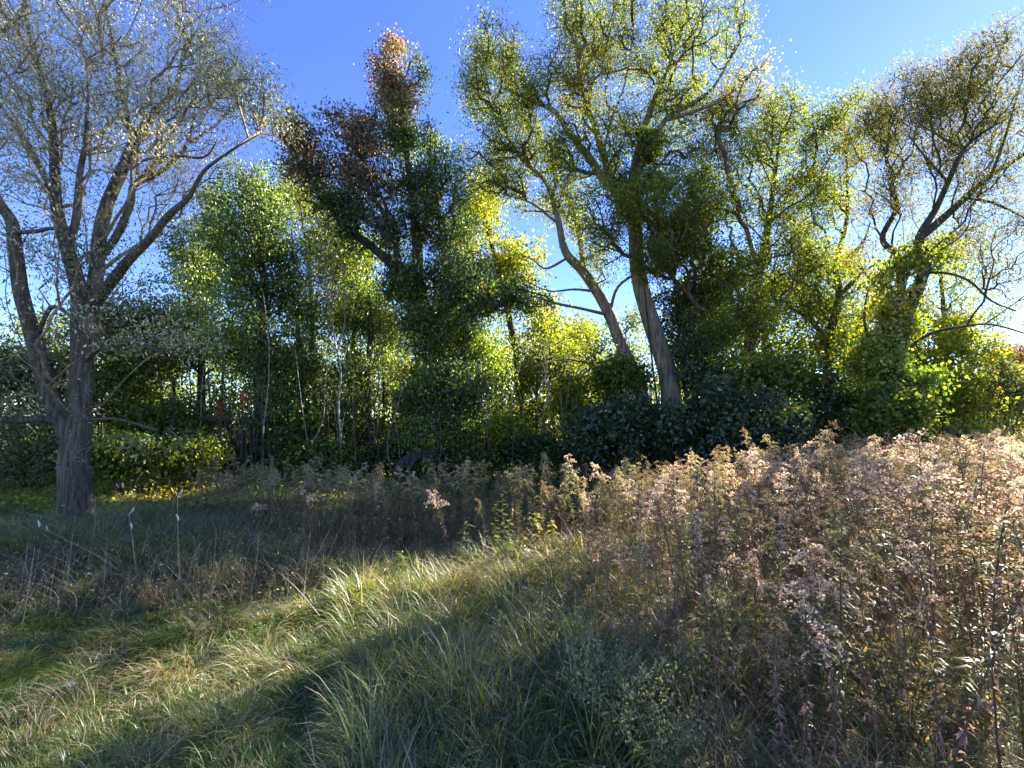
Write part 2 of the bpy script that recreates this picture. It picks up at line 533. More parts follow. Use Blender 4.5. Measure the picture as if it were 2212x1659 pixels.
# ------------------------------------------------------------------ the big trees
def left_tree():
    d = 6.6
    L = [
        [(160, 1160, d, .20), (161, 1080, d, .185), (160, 1000, d, .18), (165, 940, d, .165), (172, 860, d, .145), (178, 770, d, .135), (176, 700, d, .13), (172, 640, d, .11),
         (158, 580, d, .095), (140, 520, d + .1, .085), (122, 450, d + .2, .075), (118, 370, d + .3, .065), (112, 270, d + .4, .055), (90, 170, d + .5, .04), (60, 60, d + .6, .025), (40, -60, d + .7, .012)],
        [(148, 960, d, .12), (128, 900, d - .1, .11), (100, 830, d - .2, .10), (76, 740, d - .3, .095), (48, 640, d - .4, .09), (34, 540, d - .5, .08), (26, 480, d - .5, .07), (-6, 430, d - .6, .06), (-50, 330, d - .6, .045), (-90, 200, d - .6, .02)],
        [(176, 700, d, .11), (198, 650, d + .1, .10), (208, 590, d + .2, .095), (214, 520, d + .3, .09), (232, 440, d + .4, .085), (262, 370, d + .5, .08), (290, 305, d + .6, .07), (330, 245, d + .7, .05), (378, 190, d + .8, .035), (400, 90, d + .9, .018)],
        [(190, 668, d, .08), (240, 610, d - .2, .075), (280, 560, d - .4, .065), (330, 510, d - .5, .055), (362, 468, d - .6, .05), (408, 425, d - .7, .034), (440, 370, d - .8, .024), (500, 325, d - .9, .014), (560, 290, d - 1, .006)],
        [(208, 560, d + .2, .06), (252, 510, d + .3, .058), (282, 440, d + .4, .055), (290, 400, d + .5, .05), (340, 375, d + .6, .04), (400, 320, d + .7, .03), (420, 250, d + .8, .015)],
        [(290, 310, d + .6, .05), (272, 240, d + .6, .045), (262, 180, d + .7, .038), (240, 80, d + .8, .025), (220, -40, d + .9, .012)],
        [(165, 610, d, .06), (150, 540, d - .3, .055), (165, 470, d - .4, .05), (172, 380, d - .5, .04), (185, 300, d - .6, .03), (190, 180, d - .7, .015)],
        [(126, 470, d + .2, .05), (100, 390, d + .4, .045), (60, 310, d + .6, .04), (10, 240, d + .7, .03), (-60, 160, d + .8, .015)],
        [(145, 905, d, .07), (90, 905, d - .3, .06), (20, 908, d - .6, .05), (-60, 890, d - .9, .03)],
        [(40, 500, d - .5, .035), (75, 500, d - .6, .03), (125, 495, d - .6, .022), (180, 540, d - .6, .012)],
        [(96, 730, d - .3, .03), (110, 665, d - .5, .028), (150, 680, d - .6, .02), (190, 700, d - .7, .01)],
        [(185, 790, d, .035), (240, 735, d - .4, .028), (310, 745, d - .6, .02), (400, 775, d - .8, .009)],
        [(185, 905, d, .022), (250, 905, d - .4, .018), (340, 930, d - .6, .010)],
        [(290, 400, d + .5, .03), (350, 340, d + .3, .025), (440, 340, d + .1, .015), (470, 300, d, .008)],
    ]
    Bs = []
    def b(*a): Bs.append(a)
    b(60, 60, 170, 130, d + .3, 1.8, 330, 'silver'); b(230, 60, 170, 120, d + .5, 1.8, 380, 'silver'); b(390, 90, 110, 100, d + .7, 1.4, 260, 'silver')
    b(60, 220, 160, 100, d + .2, 1.6, 260, 'silver'); b(210, 210, 150, 100, d + .4, 1.7, 300, 'silver'); b(370, 210, 120, 90, d + .3, 1.4, 230, 'silver')
    b(470, 180, 60, 80, d, .9, 110, 'sage'); b(540, 230, 60, 60, d - .5, .8, 80, 'sage'); b(560, 200, 50, 60, d - .6, .7, 40, 'sage')
    b(60, 370, 130, 80, d, 1.5, 140, 'silver'); b(250, 370, 150, 80, d + .4, 1.5, 150, 'silver'); b(400, 330, 110, 80, d, 1.3, 130, 'silver')
    b(60, 530, 110, 70, d - .3, 1.4, 100, 'sage'); b(250, 480, 130, 70, d, 1.3, 70, 'sage'); b(250, 600, 140, 50, d - .3, 1.4, 70, 'sage')
    b(300, 720, 110, 45, d - .8, 1.4, 50, 'silver'); b(60, 700, 110, 80, d - .4, 1.4, 55, 'sage'); b(60, 850, 110, 90, d - .4, 1.4, 55, 'sage')
    b(-150, 100, 180, 200, d, 2, 220, 'silver'); b(200, -130, 350, 110, d + .6, 2, 260, 'silver')
    b(270, 950, 100, 35, d - .4, 1.1, 16, 'sage')
    tree('grey_barked_tree', 'big grey tree with forked ridged trunk and silvery thin leaves at the left edge', 'tree', L, Bs, B_GREY, M_PALE,
         leaf=(.046, .018), per=9, spread=.18, gap=.2, twig=.0032, droop=.5, trunk_sides=26, ridge=.10, twigcol=(2.6, 2.35, 2.0), wind=(.5, 0, -.2), expo=2.1, maxr=.022, bf=.55)


left_tree()


def locust():
    d = 14.0
    L = [
        [(1452, 1030, d, .46), (1450, 880, d, .40), (1440, 800, d, .36), (1408, 700, d, .34), (1380, 600, d + .1, .31), (1372, 500, d + .2, .28), (1366, 410, d + .3, .25), (1386, 300, d + .3, .16), (1412, 220, d + .3, .13), (1443, 150, d + .4, .09), (1470, 60, d + .5, .05), (1490, -50, d + .6, .02)],
        [(1366, 430, d + .3, .20), (1313, 397, d, .18), (1270, 337, d - .2, .16), (1227, 283, d - .4, .12), (1197, 240, d - .5, .09), (1140, 215, d - .6, .06), (1090, 190, d - .7, .03)],
        [(1330, 405, d, .16), (1303, 333, d + .3, .15), (1283, 267, d + .4, .13), (1258, 200, d + .5, .11), (1245, 100, d + .6, .07), (1247, 0, d + .7, .04), (1240, -70, d + .7, .02)],
        [(1372, 380, d + .3, .16), (1400, 330, d - .3, .13), (1437, 260, d - .5, .11), (1475, 235, d - .6, .09), (1540, 190, d - .7, .06), (1600, 80, d - .8, .02)],
        [(1437, 265, d - .5, .08), (1500, 240, d - .8, .07), (1560, 215, d - 1., .05), (1630, 160, d - 1.1, .02)],
        [(1280, 240, d + .4, .08), (1276, 195, d + .2, .07), (1290, 165, d, .06), (1353, 147, d - .2, .035), (1378, 122, d - .3, .012)],
        [(1255, 170, d + .6, .07), (1300, 90, d + .4, .05), (1330, 10, d + .3, .03), (1350, -60, d + .2, .015)],
        [(1300, 330, d + .3, .07), (1320, 260, d, .05), (1350, 180, d - .2, .03), (1370, 60, d - .3, .015)],
        [(1458, 850, d, .15), (1490, 790, d - .3, .14), (1560, 730, d - .6, .12), (1640, 685, d - .8, .09), (1700, 640, d - 1., .06), (1765, 560, d - 1.1, .03)],
        [(1560, 732, d - .6, .06), (1600, 690, d - .8, .05), (1605, 640, d - .9, .04), (1650, 560, d - 1, .02)],
        [(1500, 780, d - .3, .06), (1570, 740, d - .2, .045), (1660, 735, d, .02)],
    ]
    L = [[(p, q, e, r * (.82 if k < 8 else .62)) for p, q, e, r in l] for k, l in enumerate(L)]
    B = []
    def b(*a): B.append(a)
    b(1390, 130, 60, 60, d + .5, 1.6, 70, 'yg'); b(1430, 230, 70, 60, d + .4, 1.6, 70, 'green'); b(1560, 300, 60, 60, d, 1.4, 80, 'yg'); b(1230, 370, 60, 50, d, 1.2, 60, 'green'); b(1400, 560, 50, 40, d - 1, 1, 60, 'green'); b(1260, 60, 90, 90, d + .4, 1.8, 150, 'yg'); b(1340, 60, 60, 80, d, 1.5, 90, 'yg'); b(1500, 90, 100, 90, d - .2, 2, 130, 'yg'); b(1450, 0, 120, 60, d, 1.8, 110, 'yg')
    b(1300, -50, 170, 60, d, 2, 120, 'yg'); b(1580, 70, 45, 70, d - .8, 1, 50, 'yg'); b(1210, 170, 70, 60, d, 1.4, 70, 'yg'); b(1150, 215, 50, 45, d - .5, 1, 45, 'yg')
    b(1260, 190, 80, 55, d + .2, 1.4, 90, 'gold'); b(1330, 260, 80, 70, d, 1.5, 100, 'yg'); b(1500, 220, 90, 80, d - .4, 1.5, 100, 'yg'); b(1590, 200, 60, 60, d - 1, 1.2, 70, 'gold')
    b(1200, 300, 60, 50, d - .5, 1.2, 70, 'yg'); b(1440, 320, 70, 60, d, 1.4, 90, 'green'); b(1330, 350, 50, 50, d, 1.2, 60, 'green')
    b(1340, 450, 120, 55, d - 1., 1.4, 150, 'yg'); b(1460, 470, 90, 60, d - .8, 1.4, 130, 'green'); b(1300, 520, 80, 50, d - .6, 1.2, 60, 'yg'); b(1560, 430, 80, 60, d - .7, 1.2, 90, 'yg')
    b(1620, 570, 110, 60, d - 1, 1.2, 75, 'yg'); b(1600, 660, 110, 60, d - 1, 1.2, 70, 'green'); b(1740, 560, 80, 60, d - 1, 1.2, 90, 'yg'); b(1550, 720, 55, 45, d - 1.2, .8, 70, 'green'); b(1630, 700, 70, 35, d - 1.4, .8, 60, 'yg'); b(1440, 420, 60, 50, d - .4, 1, 60, 'green'); b(1480, 560, 70, 60, d - .6, 1, 80, 'dark')
    tree('locust_tree', 'tallest tree, with pale furrowed trunk and yellow-green feathery leaves reaching past the picture top', 'tree', L, B, B_TAN, M_LEAF,
         leaf=(.085, .034), per=20, spread=.29, gap=.25, twig=.009, droop=.5, trunk_sides=24, ridge=.06, twigcol=(.55, .5, .45), maxr=.07)
    L = [
        [(1400, 1030, d + .8, .32), (1385, 850, d + .8, .27), (1350, 765, d + .7, .25), (1308, 662, d + .6, .23), (1262, 590, d + .5, .20), (1222, 545, d + .4, .16), (1204, 470, d + .3, .12), (1180, 395, d + .3, .09), (1120, 335, d + .2, .07), (1078, 250, d + .2, .05), (1050, 170, d, .03), (1040, 90, d, .015)],
        [(1262, 590, d + .5, .12), (1250, 500, d + .7, .10), (1228, 430, d + .8, .08), (1195, 370, d + .9, .06), (1160, 270, d + 1, .04), (1130, 150, d + 1, .02)],
        [(1310, 680, d + .6, .08), (1262, 668, d, .06), (1200, 655, d - .5, .05), (1140, 640, d - .9, .03), (1090, 670, d - 1.2, .012)],
        [(1290, 640, d + .6, .06), (1240, 625, d + .2, .045), (1185, 628, d - .3, .03), (1120, 600, d - .6, .012)],
        [(1235, 555, d + .5, .06), (1180, 580, d + .3, .045), (1150, 560, d, .03), (1110, 545, d - .3, .012)],
        [(1345, 770, d + .7, .07), (1285, 785, d + .2, .05), (1220, 775, d - .3, .035), (1160, 790, d - .8, .012)],
        [(1320, 690, d + .6, .07), (1335, 620, d + .3, .06), (1390, 575, d, .04), (1420, 500, d - .3, .015)],
        [(1204, 480, d + .3, .05), (1150, 440, d, .04), (1090, 420, d - .2, .02)],
        [(1290, 790, d, .035), (1250, 820, d - .3, .03), (1210, 870, d - .6, .012)],
    ]
    L = [[(p, q, e, r * .85) for p, q, e, r in l] for l in L]
    B = []
    b(1045, 110, 50, 50, d, 1.2, 70, 'yg'); b(1100, 130, 50, 55, d, 1.2, 70, 'yg'); b(1050, 200, 60, 70, d, 1.3, 110, 'yg'); b(1110, 230, 45, 60, d - .3, 1, 80, 'bright')
    b(1060, 310, 65, 60, d, 1.3, 100, 'green'); b(1140, 320, 65, 60, d + .3, 1.3, 100, 'yg'); b(1090, 390, 90, 40, d, 1.2, 90, 'yg'); b(1180, 420, 80, 45, d + .3, 1.2, 80, 'yg')
    b(1290, 580, 40, 40, d + .6, .8, 25, 'yg'); b(1240, 470, 60, 40, d + .6, 1, 50, 'yg')
    tree('locust_tree', 'pale bare trunk leaning left with dead lower branches and a drooping yellow-green crown', 'tree', L, B, B_TAN, M_LEAF,
         leaf=(.085, .034), per=20, spread=.29, gap=.25, twig=.009, droop=.7, trunk_sides=20, ridge=.05, twigcol=(.55, .5, .45), maxr=.07)


locust()


def dark_tree():
    d = 13.0
    L = [
        [(965, 1030, d, .30), (955, 880, d, .26), (935, 730, d, .22), (905, 620, d, .19), (900, 500, d + .1, .15), (885, 380, d + .2, .11), (868, 250, d + .2, .07), (852, 150, d + .2, .04), (848, 80, d + .2, .015)],
        [(935, 725, d, .16), (870, 600, d - .2, .14), (800, 530, d - .4, .12), (745, 490, d - .5, .10), (690, 415, d - .6, .07), (640, 345, d - .7, .04), (610, 290, d - .7, .02)],
        [(938, 760, d, .14), (965, 620, d + .3, .12), (955, 500, d + .3, .09), (930, 380, d + .4, .06), (932, 270, d + .4, .02)],
        [(880, 590, d - .1, .09), (840, 480, d - .6, .07), (790, 400, d - .9, .05), (770, 300, d - 1, .025)],
        [(930, 700, d, .08), (1010, 640, d - .3, .06), (1090, 620, d - .5, .04), (1180, 640, d - .6, .02)],
        [(905, 470, d, .05), (870, 455, d - .8, .035), (850, 470, d - 1., .012)],
    ]
    B = []
    def b(*a): B.append(a)
    b(850, 205, 32, 40, d + .2, .6, 45, 'rust'); b(770, 510, 50, 40, d - .4, .9, 60, 'dark'); b(660, 390, 50, 40, d - .6, .8, 50, 'brown'); b(720, 440, 50, 35, d - .5, .8, 50, 'green')
    b(850, 95, 22, 40, d + .2, .5, 30, 'rust'); b(842, 160, 42, 45, d + .2, .7, 70, 'rust'); b(915, 150, 28, 55, d + .4, .6, 26, 'sage')
    b(875, 230, 45, 50, d + .2, .8, 90, 'brown'); b(895, 300, 45, 60, d + .2, 1, 100, 'green'); b(850, 300, 60, 50, d, 1, 100, 'dark')
    b(790, 310, 60, 60, d - .6, 1, 90, 'rust'); b(760, 270, 55, 45, d - .6, 1, 60, 'brown'); b(680, 310, 60, 50, d - .6, 1, 80, 'brown'); b(640, 290, 35, 40, d - .7, .7, 35, 'rust')
    b(700, 380, 80, 50, d - .5, 1, 90, 'brown'); b(800, 390, 70, 60, d - .4, 1.1, 120, 'brown'); b(890, 400, 70, 70, d + .2, 1.1, 170, 'dark'); b(740, 450, 70, 40, d - .4, 1, 80, 'dark')
    b(965, 360, 40, 70, d + .4, .9, 60, 'green'); b(990, 470, 40, 60, d + .4, .9, 60, 'green'); b(945, 420, 50, 80, d + .4, 1, 90, 'green'); b(850, 500, 80, 60, d - .4, 1.1, 170, 'dark'); b(950, 520, 60, 80, d, 1.1, 180, 'dark'); b(900, 600, 80, 60, d - .4, 1.1, 160, 'dark')
    b(970, 620, 80, 70, d - .4, 1.1, 170, 'dark'); b(930, 700, 90, 60, d - .4, 1.2, 170, 'green'); b(1120, 640, 80, 35, d - .6, .9, 120, 'dark'); b(1050, 640, 60, 50, d - .5, 1, 110, 'dark')
    tree('dark_vine_tree', 'dark tree with rusty brown spire against the sky and three arching limbs', 'tree', L, B, B_DARK, M_VINE,
         leaf=(.078, .048), per=13, spread=.23, gap=.2, twig=.008, droop=.6, trunk_sides=16, ridge=.05, maxr=.05)


dark_tree()


def right_tree():
    d = 11.0
    L = [
        [(1918, 1000, d, .30), (1922, 860, d, .24), (1938, 770, d, .21), (1950, 700, d, .19), (1980, 630, d, .17), (2000, 565, d, .15), (1986, 515, d, .12), (2022, 450, d - .1, .09), (2048, 393, d - .2, .075), (2082, 323, d - .3, .06), (2125, 285, d - .4, .04), (2165, 262, d - .5, .02)],
        [(1955, 690, d, .12), (1945, 600, d + .2, .11), (1940, 555, d + .3, .10), (1906, 515, d + .4, .085), (1938, 447, d + .4, .07), (1926, 400, d + .5, .06), (1952, 350, d + .5, .04), (1912, 318, d + .6, .02)],
        [(1992, 520, d, .13), (2042, 467, d + .2, .12), (2085, 427, d + .3, .10), (2142, 377, d + .4, .08), (2212, 333, d + .5, .06), (2300, 250, d + .6, .03)],
        [(2002, 596, d, .045), (2042, 590, d - .3, .04), (2092, 606, d - .6, .033), (2142, 650, d - .8, .025), (2195, 672, d - 1, .02)],
        [(1942, 766, d, .055), (2008, 722, d - .3, .045), (2075, 706, d - .6, .04), (2142, 701, d - .8, .03), (2230, 725, d - 1, .02)],
        [(2085, 427, d + .3, .05), (2150, 440, d, .04), (2230, 480, d - .2, .02)],
        [(2048, 393, d - .2, .035), (2000, 340, d - .2, .03), (1960, 290, d - .3, .015)],
        [(1945, 745, d, .07), (1900, 770, d, .06), (1868, 700, d + .2, .04), (1875, 620, d + .4, .02)],
        [(2085, 330, d - .3, .03), (2040, 300, d - .4, .025), (1990, 270, d - .5, .012)],
        [(2140, 380, d + .4, .05), (2170, 300, d + .3, .04), (2200, 200, d + .2, .02)],
        [(1938, 447, d + .4, .03), (1900, 420, d + .3, .02), (1860, 400, d + .3, .01)],
    ]
    L = [[(a, b_, c, r * .8) for a, b_, c, r in l] for l in L]
    B = []
    def b(*a): B.append(a)
    b(1900, 290, 60, 45, d, 1.2, 90, 'willow'); b(1980, 230, 80, 45, d, 1.2, 190, 'willow'); b(2070, 170, 100, 65, d, 1.3, 180, 'willow'); b(1870, 250, 50, 30, d, 1, 50, 'willow'); b(1960, 190, 70, 35, d, 1.1, 90, 'willow'); b(2160, 140, 100, 70, d, 1.4, 170, 'willow')
    b(2260, 130, 110, 90, d, 1.6, 50, 'willow'); b(1940, 350, 80, 60, d, 1.3, 110, 'willow'); b(2050, 290, 100, 60, d, 1.4, 150, 'willow'); b(2160, 250, 100, 70, d, 1.5, 170, 'willow')
    b(1900, 440, 70, 50, d, 1.2, 70, 'willow'); b(2010, 400, 100, 60, d, 1.3, 110, 'willow'); b(2140, 380, 100, 70, d, 1.4, 130, 'willow'); b(2060, 500, 90, 50, d, 1.2, 70, 'willow')
    b(2160, 500, 90, 60, d, 1.3, 110, 'willow'); b(2180, 600, 80, 60, d - .6, 1.2, 90, 'willow'); b(2280, 350, 100, 200, d, 1.6, 60, 'willow'); b(1870, 540, 40, 50, d, 1, 30, 'willow')
    tree('leaning_tree', 'wide open tree at the right edge with crooked dark limbs and wispy drooping leaves', 'tree', L, B, B_DARK, M_LEAF,
         leaf=(.075, .019), per=14, spread=.30, gap=.2, bf=.6, twig=.0036, droop=.5, trunk_sides=16, ridge=.05, maxr=.022, wind=(1.1, 0, -.5))


right_tree()

# a generic tree from a line of trunk points and blobs
def simple(name, label, trunk, blobs, bark=B_DARK, mat=M_LEAF, extra=(), cat='tree', **k):
    return tree(name, label, cat, [trunk] + list(extra), blobs, bark, mat, **k)


VN = dict(mat=M_VINE, leaf=(.076, .052), per=15, spread=.24, gap=.25, outward=.6, droop=.9, trunk_sides=10, ridge=.04, maxr=.04)
simple('vine_clad_tree', 'tall green column of leaves, vine-clad tree beside the grey tree', [(566, 1040, 13, .16), (562, 850, 13, .14), (570, 650, 13, .11), (560, 500, 13, .08), (545, 380, 13, .03)],
       [(545, 400, 60, 55, 13, .9, 90, 'green'), (520, 480, 80, 70, 13, 1.1, 170, 'green'), (590, 470, 55, 70, 13.2, 1, 100, 'dark'), (530, 590, 90, 80, 12.9, 1.2, 210, 'green'),
        (610, 600, 50, 80, 13.2, 1, 90, 'dark'), (560, 720, 100, 90, 12.9, 1.2, 230, 'green'), (570, 850, 100, 80, 12.9, 1.2, 200, 'green'), (590, 950, 90, 60, 12.8, 1.1, 120, 'dark')], **VN)
simple('vine_clad_tree', 'bushy dark tree standing left of the tall green leaf column', [(440, 1040, 14.5, .15), (435, 850, 14.5, .12), (440, 650, 14.5, .08), (450, 480, 14.5, .03)],
       [(450, 420, 40, 50, 14, .8, 45, 'dark'), (430, 510, 60, 60, 14, 1, 100, 'dark'), (450, 600, 60, 70, 14, 1.1, 120, 'green'), (430, 560, 60, 50, 14.5, 1, 60, 'sage'),
        (400, 660, 90, 60, 14, 1.2, 150, 'green'), (430, 740, 90, 70, 14, 1.2, 160, 'green'), (360, 760, 80, 60, 14, 1.2, 110, 'dark')], **VN)
simple('vine_clad_tree', 'narrow leafy vine tower right of the pale bare sapling', [(800, 1035, 14, .13), (795, 850, 14, .11), (800, 700, 14, .08), (790, 560, 14, .03)],
       [(790, 600, 40, 60, 14, .8, 70, 'green'), (770, 690, 45, 70, 14, .9, 110, 'green'), (760, 800, 55, 80, 13.8, 1, 150, 'green'), (750, 920, 60, 70, 13.6, 1, 120, 'dark'), (840, 760, 30, 80, 14.4, .8, 50, 'yg')], **VN)
simple('vine_clad_tree', 'leafy slim tree left of the pale bare sapling', [(655, 1035, 13.5, .11), (650, 850, 13.5, .09), (640, 650, 13.5, .06), (630, 500, 13.5, .02)],
       [(640, 560, 40, 60, 13.5, .8, 60, 'dark'), (650, 680, 45, 80, 13.5, .9, 110, 'green'), (660, 800, 55, 80, 13.4, 1, 140, 'green'), (660, 920, 60, 70, 13.3, 1, 120, 'green')], **VN)
simple('vine_clad_tree', 'green vine mound wrapped round the lower trunk of the dark tree', [(1000, 1035, 12.6, .14), (990, 900, 12.6, .12), (1000, 760, 12.6, .08), (1010, 680, 12.6, .03)],
       [(1000, 740, 70, 60, 12.6, .9, 130, 'green'), (960, 830, 80, 70, 12.6, 1, 170, 'green'), (1030, 850, 60, 80, 12.6, 1, 130, 'dark'), (950, 930, 90, 60, 12.4, 1, 150, 'green'), (1050, 780, 50, 60, 12.8, .9, 80, 'yg')], **VN)
YG = dict(mat=M_LEAF, leaf=(.13, .075), per=11, spread=.30, gap=.05, droop=.4, trunk_sides=8, ridge=.03, maxr=.05)
simple('sunlit_tree', 'bright yellow-green backlit tree behind the dark tree', [(1130, 1010, 18, .2), (1120, 800, 18, .17), (1080, 600, 18, .12), (1040, 450, 18, .05)],
       [(1035, 430, 40, 60, 18, 1.2, 80, 'bright'), (1010, 500, 70, 60, 18, 1.5, 120, 'bright'), (1060, 570, 80, 70, 18, 1.6, 160, 'bright'), (1130, 560, 60, 55, 18, 1.4, 90, 'bright'),
        (1000, 640, 80, 60, 18.5, 1.6, 120, 'bright'), (1170, 690, 60, 70, 17.5, 1.4, 120, 'bright'), (1190, 800, 90, 80, 17, 1.6, 180, 'bright'), (1120, 880, 110, 70, 17, 1.6, 200, 'bright'), (1240, 740, 40, 50, 18, 1.2, 40, 'bright')], **YG)
simple('sunlit_tree', 'pale green tree glowing between the leaf column and the dark tree', [(690, 1005, 19, .18), (680, 800, 19, .14), (670, 600, 19, .1), (650, 450, 19, .04)],
       [(640, 430, 50, 60, 19, 1.3, 110, 'yg'), (680, 520, 60, 70, 19, 1.5, 110, 'sage'), (720, 620, 70, 70, 19, 1.5, 110, 'yg'), (830, 700, 50, 60, 19, 1.4, 70, 'sage')], **YG)
simple('sunlit_tree', 'thin pale green tree in the gap between two leafy towers', [(850, 1005, 18, .1), (850, 850, 18, .08), (845, 720, 18, .03)],
       [(850, 740, 50, 60, 18, 1.2, 90, 'sage'), (850, 850, 70, 60, 18, 1.4, 110, 'yg'), (880, 930, 90, 50, 17.5, 1.4, 110, 'yg')], **YG)
simple('sunlit_tree', 'pale green tree filling the gap under the left limb of the dark tree', [(760, 1005, 18, .12), (765, 800, 18, .1), (760, 600, 18, .06), (755, 500, 18, .02)],
       [(730, 480, 50, 50, 18, 1.2, 60, 'sage'), (780, 560, 60, 60, 18, 1.3, 80, 'yg'), (720, 560, 50, 60, 18, 1.3, 70, 'green'), (800, 650, 50, 60, 18, 1.3, 60, 'yg'), (720, 680, 60, 60, 18, 1.3, 70, 'green')], **YG)
simple('sunlit_tree', 'broad yellow-green tree filling the space behind the low limb of the tallest tree', [(1660, 1005, 18, .2), (1655, 850, 18, .16), (1650, 700, 18, .1), (1640, 590, 18, .03)],
       [(1570, 600, 60, 50, 18, 1.4, 70, 'green'), (1650, 640, 80, 50, 18, 1.5, 90, 'yg'), (1740, 660, 70, 50, 18, 1.5, 80, 'green'), (1600, 720, 80, 50, 18, 1.5, 100, 'green'), (1700, 750, 90, 50, 18, 1.5, 110, 'yg'), (1800, 740, 80, 60, 18, 1.5, 90, 'yg'), (1560, 800, 90, 50, 17.5, 1.5, 90, 'green'), (1860, 680, 50, 60, 18, 1.4, 50, 'bright')], **YG)
simple('sunlit_tree', 'yellow-green saplings crown glowing between the leaning trunk and the tallest trunk', [(1330, 1005, 19, .1), (1330, 850, 19, .08), (1335, 760, 19, .02)],
       [(1335, 790, 50, 40, 19, 1.3, 60, 'yg'), (1290, 830, 60, 50, 19, 1.3, 80, 'bright'), (1370, 700, 22, 50, 19, 1, 30, 'sage')], **YG)
RT = dict(mat=M_LEAF, leaf=(.092, .036), per=14, spread=.32, gap=.3, droop=.4, trunk_sides=10, ridge=.03, maxr=.06, wind=(.5, 0, -.1))
simple('feathery_tree', 'yellow-green tree just right of the tallest tree with a stepped top', [(1600, 1030, 16, .25), (1610, 850, 16, .22), (1630, 650, 16, .18), (1660, 480, 16, .12), (1680, 330, 16, .05), (1690, 260, 16, .02)],
       [(1660, 240, 60, 50, 16, 1.3, 110, 'yg'), (1710, 290, 70, 60, 16, 1.5, 140, 'yg'), (1640, 330, 80, 70, 16, 1.5, 140, 'yg'), (1740, 380, 90, 70, 15.5, 1.6, 110, 'yg'), (1650, 440, 80, 70, 15.5, 1.6, 85, 'yg'),
        (1560, 360, 70, 70, 16, 1.5, 110, 'green'), (1740, 470, 90, 70, 15, 1.5, 105, 'bright'), (1650, 540, 80, 60, 15.5, 1.5, 65, 'green')], **RT)
simple('feathery_tree', 'bushy yellow-green tree with a pointed tip, middle of the right side', [(1800, 1000, 15, .2), (1792, 850, 15, .17), (1790, 740, 15, .15), (1812, 640, 15, .12), (1806, 570, 15, .09), (1830, 460, 15, .06), (1825, 280, 15, .02)],
       [(1822, 240, 32, 40, 15, .8, 60, 'yg'), (1780, 300, 60, 45, 15, 1.2, 100, 'green'), (1850, 300, 50, 40, 15, 1., 45, 'green'), (1775, 380, 70, 55, 15, 1.4, 110, 'yg'), (1780, 470, 60, 55, 15, 1.4, 100, 'yg'), (1870, 440, 40, 50, 15, 1, 16, 'yg'),
        (1770, 560, 80, 50, 15, 1.4, 100, 'bright'), (1840, 560, 60, 50, 15.5, 1.3, 70, 'bright'), (1740, 650, 90, 60, 14.5, 1.4, 140, 'green'), (1830, 660, 80, 60, 15, 1.4, 110, 'yg')],
       extra=[[(1792, 760, 15, .1), (1760, 700, 14.8, .08), (1700, 660, 14.6, .04)], [(1808, 640, 15, .08), (1850, 600, 14.8, .06), (1890, 570, 14.6, .02)], [(1812, 570, 15, .06), (1860, 530, 15, .05), (1880, 480, 15, .02)]], **RT)
simple('feathery_tree', 'thin-leaved yellow-green tree seen through the limbs of the open tree at right', [(2060, 1010, 17, .14), (2050, 850, 17, .11), (2040, 700, 17, .08), (2030, 560, 17, .04), (2020, 470, 17, .015)],
       [(2000, 520, 60, 60, 17, 1.3, 70, 'yg'), (2060, 590, 70, 60, 17, 1.5, 90, 'yg'), (1990, 660, 70, 60, 17, 1.5, 90, 'bright'), (2110, 690, 70, 60, 17, 1.5, 90, 'sage'), (1900, 640, 50, 70, 17, 1.3, 60, 'yg')], **RT)
IV = dict(mat=M_VINE, leaf=(.08, .06), per=18, spread=.24, gap=.1, outward=.8, droop=.9, trunk_sides=6, ridge=0, maxr=.03, cat='vine', crown_name='foliage')
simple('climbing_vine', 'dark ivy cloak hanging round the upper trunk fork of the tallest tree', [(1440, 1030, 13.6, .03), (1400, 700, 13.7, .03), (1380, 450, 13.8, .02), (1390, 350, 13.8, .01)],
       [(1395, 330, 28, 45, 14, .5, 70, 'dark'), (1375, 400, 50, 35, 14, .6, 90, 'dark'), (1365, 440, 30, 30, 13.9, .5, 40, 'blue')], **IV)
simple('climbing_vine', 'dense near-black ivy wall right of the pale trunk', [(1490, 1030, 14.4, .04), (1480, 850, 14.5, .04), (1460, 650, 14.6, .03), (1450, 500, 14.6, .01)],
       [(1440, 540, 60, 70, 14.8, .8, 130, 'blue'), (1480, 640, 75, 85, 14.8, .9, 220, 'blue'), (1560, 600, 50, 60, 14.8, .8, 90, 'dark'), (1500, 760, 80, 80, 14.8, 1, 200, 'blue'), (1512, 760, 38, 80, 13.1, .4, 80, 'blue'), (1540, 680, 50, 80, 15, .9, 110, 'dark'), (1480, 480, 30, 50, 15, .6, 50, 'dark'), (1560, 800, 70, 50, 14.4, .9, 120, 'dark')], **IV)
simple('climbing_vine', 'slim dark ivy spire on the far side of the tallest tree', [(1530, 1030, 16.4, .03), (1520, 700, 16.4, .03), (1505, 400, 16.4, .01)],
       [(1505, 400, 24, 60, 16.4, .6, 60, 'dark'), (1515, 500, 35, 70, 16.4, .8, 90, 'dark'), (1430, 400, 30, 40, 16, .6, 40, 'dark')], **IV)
simple('climbing_vine', 'yellow-green vine wrapping the trunk of the open tree at the right edge', [(1925, 1000, 10.7, .02), (1935, 800, 10.8, .02), (1950, 600, 10.8, .01)],
       [(1950, 570, 30, 45, 11, .4, 40, 'yg'), (1925, 640, 35, 60, 11, .4, 55, 'gold'), (1960, 700, 35, 50, 11, .5, 70, 'yg'), (1900, 770, 50, 60, 11.2, .6, 110, 'yg'), (1960, 800, 50, 60, 11, .7, 110, 'green'), (2025, 550, 40, 40, 11.3, .5, 22, 'yg')], **IV)
